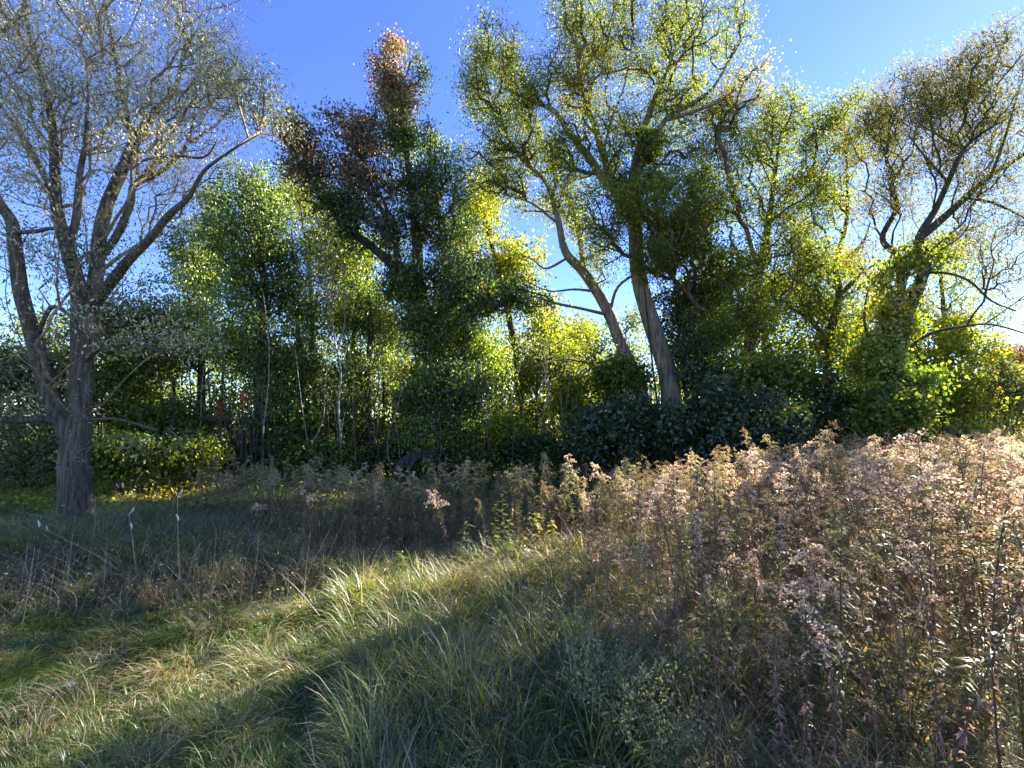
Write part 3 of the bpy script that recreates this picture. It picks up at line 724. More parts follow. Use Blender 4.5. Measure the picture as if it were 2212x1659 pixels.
simple('climbing_vine', 'green vine curtain on the leaning dark limb near the middle', [(905, 1030, 12.6, .02), (900, 800, 12.6, .02), (880, 640, 12.6, .01)],
       [(860, 620, 40, 40, 12.7, .5, 60, 'green'), (900, 720, 50, 70, 12.6, .6, 100, 'green'), (900, 850, 50, 70, 12.5, .6, 90, 'dark')], **IV)


# ------------------------------------------------------------------ shrubs
SH = dict(leaf=(.10, .065), per=12, spread=.2, gap=-.1, droop=.3, trunk_sides=6, ridge=0, maxr=.03, outward=.4, cat='shrub', crown_name='foliage')


def shrub(name, label, px, py, rx, ry, d, n, p, mat=M_LEAF, bark=B_DARK, rd=None, **k):
    """a shrub: three stems from the ground into an ellipsoid of leaves"""
    kw = dict(SH); kw.update(k)
    gy = 912 + 927 * 1.7 / d
    mid = (px, gy, d, .035)
    st = [[(px, gy, d, .035), (px - rx * .1, (gy + py) / 2, d, .03), (px, py - ry * .3, d, .012)],
          [(px, gy - 2, d, .03), (px - rx * .35, (gy + py) / 2, d - .1, .022), (px - rx * .6, py - ry * .2, d, .008)],
          [(px, gy - 2, d, .03), (px + rx * .35, (gy + py) / 2, d + .1, .022), (px + rx * .6, py - ry * .2, d, .008)]]
    return tree(name, label, kw.pop('cat'), st, [(px, py, rx, ry, d, rd or rx * d / F * .8, n, p)], bark, mat, **kw)


dk = dict(mat=M_SHINY)
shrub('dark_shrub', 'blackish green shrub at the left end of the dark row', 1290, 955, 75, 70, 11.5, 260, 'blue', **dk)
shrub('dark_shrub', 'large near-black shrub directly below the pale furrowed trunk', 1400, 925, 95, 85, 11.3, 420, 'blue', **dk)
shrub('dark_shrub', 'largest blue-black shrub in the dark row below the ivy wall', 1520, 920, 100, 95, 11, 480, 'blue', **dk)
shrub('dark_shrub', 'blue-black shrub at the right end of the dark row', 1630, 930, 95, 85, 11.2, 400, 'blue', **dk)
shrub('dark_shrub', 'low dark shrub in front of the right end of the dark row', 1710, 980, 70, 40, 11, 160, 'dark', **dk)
shrub('leafy_shrub', 'mid-green shrub behind the dark row, left of the pale trunk', 1345, 830, 70, 55, 13, 200, 'green')
shrub('leafy_shrub', 'yellow-flecked shrub left of the dark row', 1240, 870, 60, 60, 13.5, 170, 'yg')
shrub('leafy_shrub', 'broad green shrub right of the ivy wall', 1650, 800, 100, 60, 13.5, 260, 'green', **dk)
shrub('leafy_shrub', 'green shrub with glinting leaves right of the dark row', 1790, 860, 100, 70, 13, 300, 'dark', **dk)
shrub('leafy_shrub', 'glossy low shrub under the open tree at the right', 1890, 930, 100, 50, 12, 260, 'dark', **dk)
shrub('leafy_shrub', 'mixed green shrub hiding the foot of the open tree', 1915, 900, 75, 65, 10.2, 260, 'green')
shrub('leafy_shrub', 'bright yellow-green shrub behind the trunk of the open tree', 1860, 760, 80, 70, 14.5, 220, 'bright')
shrub('leafy_shrub', 'sunlit yellow shrub right of the open tree trunk', 2030, 740, 90, 70, 14.5, 260, 'bright')
shrub('leafy_shrub', 'tall green and yellow shrub right of the vine-wrapped trunk', 2020, 860, 110, 80, 13.5, 320, 'yg')
shrub('leafy_shrub', 'pale olive shrub near the right edge under arching twigs', 2140, 850, 90, 80, 15, 260, 'sage')
shrub('leafy_shrub', 'low green and yellow shrub above the weeds at right', 2010, 955, 90, 40, 12.5, 190, 'yg', **dk)
shrub('leafy_shrub', 'olive and gold shrub at the right edge above the weeds', 2210, 880, 90, 60, 18, 220, 'gold')
shrub('autumn_shrub', 'orange shrub at the far right edge', 2190, 830, 70, 40, 24, 160, 'orange', per=14, spread=.35, leaf=(.16, .1))
shrub('autumn_shrub', 'pinkish brown distant tree crown at the right edge', 2200, 785, 70, 35, 34, 160, 'rust', per=14, spread=.5, leaf=(.2, .14))
shrub('leafy_shrub', 'layered green shrub right of the grey trunk, lit on its flat branches', 270, 985, 80, 35, 9.5, 130, 'green', rd=.8, mat=M_LEAF)
shrub('leafy_shrub', 'round lit shrub at the wood edge between grey trunk and leaf column', 430, 985, 50, 60, 11, 170, 'yg', leaf=(.075, .05))
shrub('leafy_shrub', 'shaded shrub behind the round lit shrub', 370, 900, 80, 60, 12.5, 190, 'green')
shrub('leafy_shrub', 'shady green shrub left of the grey trunk', 60, 960, 110, 70, 10.5, 260, 'sage', leaf=(.075, .04))
shrub('leafy_shrub', 'tall pale shrub behind the grey trunk at the left edge', 50, 800, 120, 100, 12, 300, 'sage')
shrub('leafy_shrub', 'grey-green shrub behind the grey trunk on its right', 270, 830, 90, 80, 12.5, 260, 'green')
shrub('leafy_shrub', 'high pale green shrub left of the bushy dark tree', 280, 690, 90, 60, 14, 240, 'sage')
shrub('leafy_shrub', 'bright lit sprig shrub in front of the vine mound', 1090, 930, 45, 35, 12.3, 110, 'bright')
shrub('leafy_shrub', 'dark low shrub behind the fallen log', 850, 985, 60, 35, 12.6, 130, 'dark')
shrub('leafy_shrub', 'dark shrub at the foot of the tall green leaf column', 500, 1010, 90, 40, 12, 170, 'dark')
shrub('leafy_shrub', 'shaded shrub below the bright sprigs near the middle', 1150, 985, 80, 40, 12, 170, 'dark')
shrub('leafy_shrub', 'brown-green shrub left of the fallen log', 700, 990, 80, 40, 12.4, 150, 'green')
shrub('leafy_shrub', 'green shrub under the vine-clad trees right of the log', 1020, 990, 70, 40, 12.2, 150, 'green')
shrub('creeper', 'small crimson creeper hanging on the shaded shrub', 478, 880, 16, 30, 11.4, 8, 'red', per=4, spread=.1, leaf=(.09, .06))
shrub('creeper', 'red-leaved creeper sprig beside the dark trunk in the shade', 525, 850, 20, 14, 11.6, 9, 'red', per=4, spread=.1, leaf=(.08, .06))

# understorey: thin saplings with light crowns, seen between the trunks
SAP = ['thin straight sapling with a sparse green crown in the shaded wood', 'slim leaning sapling among the trunks of the wood', 'slender sapling with yellow-green leaves inside the wood']
sx = [225, 300, 345, 385, 470, 500, 545, 600, 625, 690, 715, 748, 775, 820, 862, 880, 905, 940, 985, 1060, 1075, 1130, 1160, 1205, 1250, 1290]
for i, x in enumerate(sx):
    d = float(rng.uniform(14, 20)); x2 = x + float(rng.normal(0, 10)); top = float(rng.uniform(690, 800))
    k = i % 3
    gy = 912 + 1576 / d
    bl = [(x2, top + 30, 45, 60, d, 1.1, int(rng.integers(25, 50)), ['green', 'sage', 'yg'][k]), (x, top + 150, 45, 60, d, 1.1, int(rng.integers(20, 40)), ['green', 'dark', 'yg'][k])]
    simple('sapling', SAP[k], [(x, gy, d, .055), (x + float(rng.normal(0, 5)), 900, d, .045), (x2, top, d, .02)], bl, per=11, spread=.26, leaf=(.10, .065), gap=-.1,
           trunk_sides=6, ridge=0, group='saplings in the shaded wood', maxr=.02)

# pale bare sapling
simple('bare_sapling', 'pale leafless sapling with fine bare twigs in front of the wood', [(737, 1030, 12, .034), (736, 950, 12, .03), (731, 880, 12, .028), (736, 800, 12, .025), (724, 740, 12, .022), (716, 680, 12, .02), (700, 600, 12, .014), (690, 520, 12, .008)],
       [(700, 560, 45, 45, 12, .7, 130, 'sage'), (690, 620, 50, 40, 12, .7, 80, 'sage'), (745, 640, 30, 50, 12, .6, 40, 'sage')], bark=B_PALE, foliage=False, twig=.0045, maxr=.015, trunk_sides=7, ridge=0, gap=-.3,
       extra=[[(726, 760, 12, .02), (745, 690, 12, .016), (740, 600, 12, .008)]])
simple('bare_sapling', 'small bare dead tree against the sky beside the leaning pale trunk', [(1290, 1010, 20, .06), (1285, 850, 20, .05), (1275, 760, 20, .03), (1262, 700, 20, .015)],
       [(1265, 720, 35, 35, 20, 1, 90, 'sage')], bark=B_PALE, foliage=False, twig=.007, maxr=.02, trunk_sides=6, ridge=0, gap=-.3)


# ------------------------------------------------------------------ far woodland
def far_wood():
    for nm, x0, x1, y0, y1, n, ps, top, lab in [
        ('distant_woodland', -34, 16, 21, 36, 52000, ('yg', 'green', 'green', 'sage'), 9.0, 'distant mass of sunlit green trees behind the wood'),
        ('distant_woodland', 10, 75, 26, 60, 30000, ('yg', 'gold', 'green', 'orange', 'bright'), 6.4, 'distant mass of yellow and orange trees at the right')]:
        x = rng.uniform(x0, x1, n * 3); y = rng.uniform(y0, y1, n * 3)
        z = rng.uniform(0, 1, n * 3) ** .8 * top * (y / ((y0 + y1) / 2)) ** .6
        P = np.stack([x, y, z], 1)
        nz = sinnoise(21, 1.6)(P); topn = sinnoise(8, 3.0)(np.stack([x, y, 0 * x], 1))
        keep = (nz > -.1) & (z < (top * .8 + topn * 1.2) * (y / y0) ** .5)
        P = P[keep][:n]; m = len(P)
        cs = sinnoise(5, 3.5)(P); ci = np.clip(((cs + 1.6) / 3.2 * len(ps)).astype(int), 0, len(ps) - 1)
        c = np.zeros((m, 3))
        for q, pn in enumerate(ps):
            mm = ci == q; c[mm] = pal(pn, int(mm.sum()))
        s = .17 * rng.uniform(.6, 1.4, m) * (P[:, 1] / 25) ** .8
        g = Geo(); leaves(g, P, rng.normal(size=(m, 3)), rng.normal(size=(m, 3)) + [0, 0, .4], s, s * .65, c)
        # thin far trunks
        k = 120; tx = rng.uniform(x0, x1, k); ty = rng.uniform(y0, y1, k); A = np.stack([tx, ty, 0 * tx - .1], 1)
        Bq = A + np.stack([rng.normal(0, .4, k), 0 * tx, rng.uniform(4, 6, k)], 1)
        segs(g, A, Bq, rng.uniform(.06, .14, k), rng.uniform(.02, .05, k), 5, (.05, .045, .04))
        o = link(nm, g.mesh(nm, M_LEAF)); tag(o, lab, 'woodland', kind='stuff')


far_wood()


def undergrowth():
    """knee to chest high leafage along the wood's foot"""
    n = 36000
    x = rng.uniform(-17, 16, n * 2); y = rng.uniform(11.2, 21, n * 2); z = rng.uniform(0, 1, n * 2) ** 1.2 * 1.9
    P = np.stack([x, y, z], 1); nz = sinnoise(31, .9)(P)
    P = P[(nz > .0)][:n]; m = len(P)
    c = pal('green', m); f = sinnoise(6, 2)(P) > .5; c[f] = pal('yg', int(f.sum())); f = sinnoise(7, 2)(P) > .6; c[f] = pal('dark', int(f.sum()))
    s = .11 * rng.uniform(.6, 1.4, m)
    g = Geo(); leaves(g, P, rng.normal(size=(m, 3)), rng.normal(size=(m, 3)) + [0, 0, 1.], s, s * .65, c)
    n = 9000; x = rng.uniform(-6, 9, n); y = rng.uniform(7, 11.3, n); z = hgt(x, y) + rng.uniform(0, 1, n) ** 1.4 * (.35 + .5 * ((y - 8) / 3).clip(0, 1))
    c = pal('green', n); s = .09 * rng.uniform(.6, 1.4, n)
    leaves(g, np.stack([x, y, z], 1), rng.normal(size=(n, 3)), rng.normal(size=(n, 3)) + [0, 0, 1.], s, s * .5, c)
    k = 900; tx = rng.uniform(-17, 16, k); ty = rng.uniform(11.4, 20, k); A = np.stack([tx, ty, 0 * tx - .05], 1)
    Bq = A + np.stack([rng.normal(0, .3, k), rng.normal(0, .3, k), rng.uniform(.8, 3.2, k)], 1)
    segs(g, A, Bq, rng.uniform(.008, .025, k), rng.uniform(.003, .008, k), 3, np.array([[.16, .13, .10]]) * rng.uniform(.3, 1.6, (k, 1)))
    o = link('undergrowth', g.mesh('undergrowth', M_LEAF)); tag(o, 'leafy undergrowth and brush along the foot of the wood', 'undergrowth', kind='stuff')
    # low ground cover behind the grey tree, sunlight put into its bright leaf colours
    n = 14000
    x = rng.uniform(-14, -3.5, n); y = rng.uniform(7.6, 11.6, n)
    kk = sinnoise(9, .8)(np.stack([x, y, 0 * x], 1)); z = hgt(x, y) + rng.uniform(0, 1, n) * (.22 + .14 * kk).clip(.05)
    P = np.stack([x, y, z], 1); c = pal('bright', n); f = sinnoise(10, .9)(P) > .3; c[f] = pal('gold', int(f.sum()))
    s = .07 * rng.uniform(.6, 1.4, n)
    g = Geo(); leaves(g, P, rng.normal(size=(n, 3)), rng.normal(size=(n, 3)) * .6 + [0, 0, 1.], s, s * .7, c)
    o = link('ground_cover', g.mesh('ground_cover', M_LEAF)); tag(o, 'low yellow-green ground cover behind the grey trunk', 'ground cover', kind='stuff')


undergrowth()


HV = ['among the leaves left of the leaf column', 'on the front of the tall leaf column', 'between leaf column and bare sapling', 'just right of the bare sapling', 'before the vine mound near the middle', 'before the sunlit shrubs left of the dark row']
for i in range(46):
    px = float(rng.uniform(215, 1240)); d = float(rng.uniform(11.6, 13.0)); gy = 912 + 1576 / d; top = float(rng.uniform(620, 880)); j = rng.normal(0, 9, 5)
    P = catmull(np.array([Wp(px, gy, d)] + [Wp(px + float(j[k]) + (k + 1) * float(j[4]) * .5, gy + (top - gy) * (k + 1) / 4, d) for k in range(4)]), 5)
    base = P[0].copy(); r0 = float(rng.uniform(.008, .022)); g = Geo(); tube(g, P - base, np.linspace(r0, r0 * .4, len(P)), 5)
    z = min(range(6), key=lambda q: abs([330, 550, 680, 790, 960, 1160][q] - px))
    o = link('hanging_stem', g.mesh('hanging_stem', B_PALE if i % 3 else B_DARK, True), loc=base)
    tag(o, ('thin pale bare stem ' if i % 3 else 'thin dark bare stem ') + HV[z], 'stem', 'bare stems hanging in the wood edge')


def fallen_log():
    g = Geo()
    P = catmull(np.array([Wp(850, 1035, 11.6), Wp(868, 1005, 11.6), Wp(900, 985, 11.6), Wp(940, 978, 11.8)]), 8)
    b = P[0].copy(); tube(g, P - b, np.linspace(.16, .13, len(P)), 12, .08, seed=4)
    r = thing('fallen_log', b, 'dark fallen log tilted up behind the weeds near the middle', 'log')
    link('log_body', g.mesh('log_body', B_DARK, True), r)
    g = Geo()
    P = catmull(np.array([Wp(905, 984, 11.6), Wp(885, 1010, 11.4), Wp(880, 1040, 11.3)]), 6)
    tube(g, P - b, np.linspace(.07, .04, len(P)), 8, .05, seed=5)
    link('broken_branch', g.mesh('broken_branch', B_DARK, True), r)


fallen_log()

# ------------------------------------------------------------------ meadow weeds
def weed_proto(kind, seed):
    """returns stem, leaves, plume geometry for a goldenrod about one metre tall"""
    g0 = np.random.default_rng(seed)
    h = g0.uniform(.95, 1.1)
    lean = g0.normal(0, .07, 2)
    t = np.linspace(0, 1, 9)
    bend = g0.normal(0, .05, 2)
    P = np.stack([lean[0] * t + bend[0] * t ** 3, lean[1] * t + bend[1] * t ** 3, h * t], 1)
    st, lf, pl = Geo(), Geo(), Geo()
    brown = np.array([.13, .075, .05]) * g0.uniform(.7, 1.8)
    if kind == 'green': brown = np.array([.10, .09, .035])
    tube(st, P, np.linspace(.0038, .0016, 9), 4, col=brown)

    def at(s):
        return np.stack([np.interp(s, t, P[:, i]) for i in range(3)], 1)
    # leaves
    n = {'brown': 210, 'green': 170, 'fluffy': 190, 'tall': 200}[kind]
    s = g0.uniform(.04, .97, n) ** .9
    Q = at(s); ang = g0.uniform(0, 6.28, n)
    dead = s < g0.uniform(.45, .7)
    if kind == 'green': dead = s < .25
    if kind == 'brown': dead = s < .75
    ax = np.stack([np.cos(ang), np.sin(ang), np.where(dead, g0.uniform(-1.0, .7, n), g0.uniform(.1, 1.0, n))], 1)
    L = np.where(dead, g0.uniform(.018, .045, n), g0.uniform(.035, .075, n)) * (1.25 - .5 * s)
    Wd = np.where(dead, L * .22, L * .14)
    cd = np.array([[.31, .19, .135]]) * g0.uniform(.35, 1.7, (n, 1)) * np.where(g0.uniform(0, 1, (n, 1)) < .5, [[1, .92, .85]], [[1, 1, 1]]); cl = np.array([[.20, .20, .080]]) * g0.uniform(.6, 1.5, (n, 1))
    yel = g0.uniform(0, 1, n) < .12
    cl[yel] = np.array([.32, .24, .05])
    c = np.where(dead[:, None], cd, cl)
    # two-piece leaf: base part then drooping tip
    axu = unit(ax); nr = np.stack([-axu[:, 0] * axu[:, 2], -axu[:, 1] * axu[:, 2], 1 - axu[:, 2] ** 2], 1) + g0.normal(0, .3, (n, 3))
    side = unit(np.cross(axu, nr)) * Wd[:, None] * .5
    mid = Q + axu * L[:, None] * .5; tip = mid + unit(axu + np.array([0, 0, -.9])) * L[:, None] * .55
    V = np.stack([Q, mid + side, mid - side, tip], 1).reshape(-1, 3)
    T = (np.array([[0, 1, 2], [1, 3, 2]])[None] + (np.arange(n) * 4)[:, None, None]).reshape(-1, 3)
    lf.add(V, T, np.repeat(c, 4, 0))
    # plume of arching sprays with fluffy seed heads
    nb = {'brown': 9, 'green': 6, 'fluffy': 15, 'tall': 12}[kind]
    col0 = {'brown': (.34, .24, .14), 'green': (.32, .31, .15), 'fluffy': (.64, .50, .40), 'tall': (.54, .41, .31)}[kind]
    for b in range(nb):
        s0 = 1 - (b / nb) * g0.uniform(.2, .32); o = at(np.array([s0]))[0]
        a = g0.uniform(0, 6.28); ln = g0.uniform(.05, .15) * (1.2 if kind == 'fluffy' else 1) * (.5 + .8 * (1 - s0) / .3)
        u = np.linspace(0, 1, 6)
        hd = np.array([math.cos(a), math.sin(a)])
        C = np.stack([o[0] + hd[0] * ln * u, o[1] + hd[1] * ln * u, o[2] + ln * (1.3 * u - 1.25 * u ** 2)], 1)
        segs(pl, C[:-1], C[1:], np.full(5, .0016), np.full(5, .0012), 3, (.20, .14, .09))
        m = int(ln * 330) + 5
        uu = g0.uniform(.15, 1, m); D = np.stack([np.interp(uu, u, C[:, i]) for i in range(3)], 1) + g0.normal(0, .006, (m, 3)); D[:, 2] += .005
        sz = g0.uniform(.008, .016, m)
        leaves(pl, D, g0.normal(size=(m, 3)) + [0, 0, .6], g0.normal(size=(m, 3)), sz, sz * .75, np.array([col0]) * g0.uniform(.55, 1.5, (m, 1)), .3)
    m = 34; uu = g0.uniform(.8, 1.03, m); D = at(uu.clip(0, 1)) + g0.normal(0, .008, (m, 3)); D[:, 2] += (uu - 1).clip(0)
    sz = g0.uniform(.008, .018, m)
    leaves(pl, D, g0.normal(size=(m, 3)) + [0, 0, .8], g0.normal(size=(m, 3)), sz, sz * .7, np.array([col0]) * g0.uniform(.55, 1.5, (m, 1)), .3)
    return st, lf, pl


KINDS = ['brown', 'brown', 'green', 'fluffy', 'tall', 'fluffy', 'green', 'brown', 'tall', 'green', 'fluffy', 'brown', 'green', 'tall']
KL = {'brown': 'withered brown goldenrod', 'green': 'green-leaved goldenrod with slim top', 'fluffy': 'goldenrod with fluffy pinkish plume', 'tall': 'goldenrod with stepped tan sprays'}
protos = []
merged = []
for i, k in enumerate(KINDS):
    st, lf, pl = weed_proto(k, 100 + i)
    protos.append((k, st.mesh('stem', M_STEM, True), lf.mesh('leaves', M_WEED), pl.mesh('plume', M_FLUFF)))
proto_coll = bpy.data.collections.new('weed_shapes')
for i, (k, a, b, c) in enumerate(protos):        # joined shapes for the uncountable rest
    st, lf, pl = weed_proto(k, 100 + i)
    g = Geo()
    for q in (st, lf, pl):
        off = g.n
        for V, T, C in zip(q.V, q.T, q.C):
            g.V.append(V); g.T.append(T + off); g.C.append(C)
        g.n += q.n
    me = g.mesh('weed_shape', M_WEED)
    o = bpy.data.objects.new('weed_shape_%02d' % i, me); proto_coll.objects.link(o)


def inpoly(x, y, poly):
    ins = np.zeros(len(x), bool); n = len(poly)
    for i in range(n):
        x1, y1 = poly[i]; x2, y2 = poly[(i + 1) % n]
        c = ((y1 > y) != (y2 > y)) & (x < (x2 - x1) * (y - y1) / (y2 - y1 + 1e-12) + x1); ins ^= c
    return ins


FIELD = [(.50, 1.2), (.55, 2.2), (.62, 3.3), (.45, 4.2), (.95, 4.9), (.7, 5.5), (-.4, 5.5), (-2.6, 5.35), (-3.6, 6.0), (-5.3, 7.3), (-6.0, 8.4), (-2.5, 7.6), (1.5, 7.2), (4, 7.8), (7, 9.5), (11, 12.5), (20, 18), (40, 42), (60, 42), (60, 2), (6, 1.2)]


def scatter(n, x0, x1, y0, y1, mind, poly=FIELD):
    x = rng.uniform(x0, x1, n); y = rng.uniform(y0, y1, n)
    k = inpoly(x, y, poly); x, y = x[k], y[k]
    keep = []; grid = {}
    for i in range(len(x)):
        gx, gy = int(x[i] // mind), int(y[i] // mind); ok = True
        for a in (-1, 0, 1):
            for b in (-1, 0, 1):
                for j in grid.get((gx + a, gy + b), ()):
                    if (x[i] - x[j]) ** 2 + (y[i] - y[j]) ** 2 < mind * mind: ok = False
        if ok: grid.setdefault((gx, gy), []).append(i); keep.append(i)
    return x[keep], y[keep]


def gn_instances(name, pts, rot, scl, idx, coll, label, cat):
    me = bpy.data.meshes.new(name)
    me.vertices.add(len(pts)); me.vertices.foreach_set('co', np.asarray(pts, np.float32).ravel())
    a = me.attributes.new('rot', 'FLOAT_VECTOR', 'POINT'); a.data.foreach_set('vector', np.asarray(rot, np.float32).ravel())
    a = me.attributes.new('scl', 'FLOAT_VECTOR', 'POINT'); a.data.foreach_set('vector', np.asarray(scl, np.float32).ravel())
    a = me.attributes.new('idx', 'INT', 'POINT'); a.data.foreach_set('value', np.asarray(idx, np.int32))
    me.update()
    o = link(name, me); tag(o, label, cat, kind='stuff')
    nt = bpy.data.node_groups.new(name + '_nodes', 'GeometryNodeTree')
    nt.interface.new_socket('Geometry', in_out='INPUT', socket_type='NodeSocketGeometry')
    nt.interface.new_socket('Geometry', in_out='OUTPUT', socket_type='NodeSocketGeometry')
    N, L = nt.nodes, nt.links
    gi, go = N.new('NodeGroupInput'), N.new('NodeGroupOutput')
    ci = N.new('GeometryNodeCollectionInfo'); ci.inputs['Collection'].default_value = coll
    ci.inputs['Separate Children'].default_value = True; ci.inputs['Reset Children'].default_value = True
    ip = N.new('GeometryNodeInstanceOnPoints'); ip.inputs['Pick Instance'].default_value = True

    def na(nm, ty):
        q = N.new('GeometryNodeInputNamedAttribute'); q.data_type = ty; q.inputs['Name'].default_value = nm
        return q.outputs['Attribute']
    er = N.new('FunctionNodeEulerToRotation')
    L.new(na('rot', 'FLOAT_VECTOR'), er.inputs[0]); L.new(er.outputs[0], ip.inputs['Rotation'])
    L.new(na('scl', 'FLOAT_VECTOR'), ip.inputs['Scale']); L.new(na('idx', 'INT'), ip.inputs['Instance Index'])
    L.new(gi.outputs[0], ip.inputs['Points']); L.new(ci.outputs[0], ip.inputs['Instance']); L.new(ip.outputs[0], go.inputs[0])
    md = o.modifiers.new('instances', 'NODES'); md.node_group = nt
    return o


def meadow():
    xn, yn = scatter(15000, -7, 16, 1.3, 12, .145)
    xf, yf = scatter(9000, 4, 60, 12, 42, .34)
    x = np.concatenate([xn, xf]); y = np.concatenate([yn, yf])
    dist = np.hypot(x, y)
    vis = (np.abs(x) < y * 1.35 + 1.2) & (dist > 2.35)
    x, y, dist = x[vis], y[vis], dist[vis]
    n = len(x)
    kz = sinnoise(14, 1.1)(np.stack([x, y, 0 * x], 1))
    right = x > .2 + .1 * y
    pw = {'brown': 1, 'green': 1, 'fluffy': 1, 'tall': 1}
    idx = np.zeros(n, int)
    for i in range(n):
        w = np.array([{'brown': 1.4 if right[i] else 2.2, 'green': 1.0 + (0 if right[i] else .9) - .5 * kz[i], 'fluffy': .7 if right[i] else .2, 'tall': 1.0 if right[i] else .45}[k] for k in KINDS]).clip(.05)
        idx[i] = rng.choice(len(KINDS), p=w / w.sum())
    height = np.where(right, .96 + .20 * ((x / y - .35) / .55).clip(0, 1), .95) + .12 * kz * .6 + rng.normal(0, .125, n)
    # shorter near the ragged left margin of the stand and in the thin patch by the grass
    height *= np.where((x < .95) & (y < 5), .78, 1.0) * np.where(x < -3.6, .88, 1.0)
    rz = rng.uniform(0, 6.28, n)
    tilt = rng.normal(0, .07, (n, 2)) + rng.normal(0, .3, (n, 2)) * (rng.uniform(0, 1, (n, 1)) < .14)
    order = np.argsort(dist)
    near = order[:290]; rest = order[290:]
    LMK = [(Wp(a, b, c)[0], c, t) for a, b, c, t in [
        (1880, 1330, 2.75, 'beside the bright yellow weed'), (1350, 1640, 2.25, 'near the pale feathery aster bush'), (1960, 1600, 2.2, 'near the golden feathery bush'),
        (1600, 1250, 3.1, 'beside the pale weed spire'), (2110, 1400, 2.7, 'by the long-leaved pale weed'), (1190, 1400, 3.2, 'at the thin grassy edge'),
        (1195, 1195, 5.2, 'by the grass inlet'), (880, 1250, 4.9, 'above the small broad-leaved plant'), (700, 1200, 5.6, 'in the brown left part of the middle clump'),
        (480, 1150, 7.0, 'at the left end of the middle clump'), (1500, 1200, 4.2, 'in the stand below the dark shrubs'), (1850, 1200, 4.0, 'in the sunny middle of the stand'),
        (2150, 1200, 4.2, 'by the right edge of the stand'), (1065, 1180, 5.5, 'behind the leafy green sapling'), (1700, 1400, 2.8, 'among dark stems in the near stand')]]
    for i in near:
        k, a, b, c = protos[idx[i]]
        zone = min(LMK, key=lambda q: (q[0] - x[i]) ** 2 + (q[1] - y[i]) ** 2)[2]
        size = 'short' if height[i] < .98 else ('tall' if height[i] > 1.14 else 'waist-high')
        o = thing('goldenrod', (x[i], y[i], float(hgt(x[i], y[i])) - .02), size + ' ' + KL[k] + ' ' + zone, 'weed', 'goldenrod plants nearest in the meadow')
        o.rotation_euler = (tilt[i, 0], tilt[i, 1], rz[i]); s = height[i]; o.scale = (s * 1.05, s * 1.05, s)
        link('stem', a, o); link('leaves', b, o, stuff=True); link('plume', c, o, stuff=True)
    r = rest
    gn_instances('goldenrod_stand', np.stack([x[r], y[r], hgt(x[r], y[r]) - .02], 1), np.stack([tilt[r, 0], tilt[r, 1], rz[r]], 1),
                 np.stack([height[r]] * 3, 1), idx[r], proto_coll, 'dense stand of goldenrod gone to seed stretching back to the shrubs', 'goldenrod')
    print('weeds', n)


meadow()


def tangles():
    """uncountable dry stems and shed leaves low in the stand and over the left grass"""
    for nm, lab, n, poly, box, hh, cols, nl in [
        ('dry_weed_tangle', 'brown tangle of broken stems and withered leaves low in the goldenrod stand', 5200, FIELD, (-7, 9, 1.4, 9), .62, ([.27, .18, .12], [.40, .30, .19], [.17, .11, .08]), 42000),
        ('dry_grass_tangle', 'tangle of thin dry brown stems over the grass below the grey tree', 2600, [(-6.5, 6.4), (-5.2, 6.9), (-3.4, 5.8), (-1.2, 5.2), (-1.0, 4.6), (-2.0, 3.9), (-3.2, 3.7), (-5, 3.9)], (-7, 0, 3.4, 7.2), .36, ([.36, .28, .17], [.48, .39, .25], [.24, .17, .10]), 9000)]:
        x = rng.uniform(box[0], box[1], n * 5); y = rng.uniform(box[2], box[3], n * 5); k = inpoly(x, y, poly) & (np.hypot(x, y) > 2.0); x, y = x[k][:n], y[k][:n]; m = len(x)
        A = np.stack([x, y, hgt(x, y)], 1); h = hh * rng.uniform(.3, 1.25, m); sl = rng.normal(0, .45, (m, 2)) * h[:, None]
        M_ = A + np.concatenate([sl * .5, (h * .55)[:, None]], 1) + rng.normal(0, .015, (m, 3)); T_ = A + np.concatenate([sl * 1.15, h[:, None]], 1)
        c = np.array(cols)[rng.integers(0, 3, m)] * rng.uniform(.6, 1.3, (m, 1)); g = Geo(); r = rng.uniform(.0010, .0026, m)
        segs(g, A, M_, r, r * .8, 3, c); segs(g, M_, T_, r * .8, r * .4, 3, c)
        ci = rng.integers(0, m, nl); t = rng.uniform(.1, 1, (nl, 1)); Q = A[ci] + (T_[ci] - A[ci]) * t + rng.normal(0, .02, (nl, 3)); L = rng.uniform(.012, .045, nl)
        cc = np.array(cols)[rng.integers(0, 3, nl)] * rng.uniform(.5, 1.5, (nl, 1)); q = rng.uniform(0, 1, nl) < .16; cc[q] = [.17, .19, .05]; q = rng.uniform(0, 1, nl) < .045; cc[q] = [.45, .33, .05]
        leaves(g, Q, rng.normal(size=(nl, 3)) * [1, 1, .6], rng.normal(size=(nl, 3)), L, L * .28, cc)
        tag(link(nm, g.mesh(nm, M_WEED)), lab, 'dry weeds', kind='stuff')


tangles()


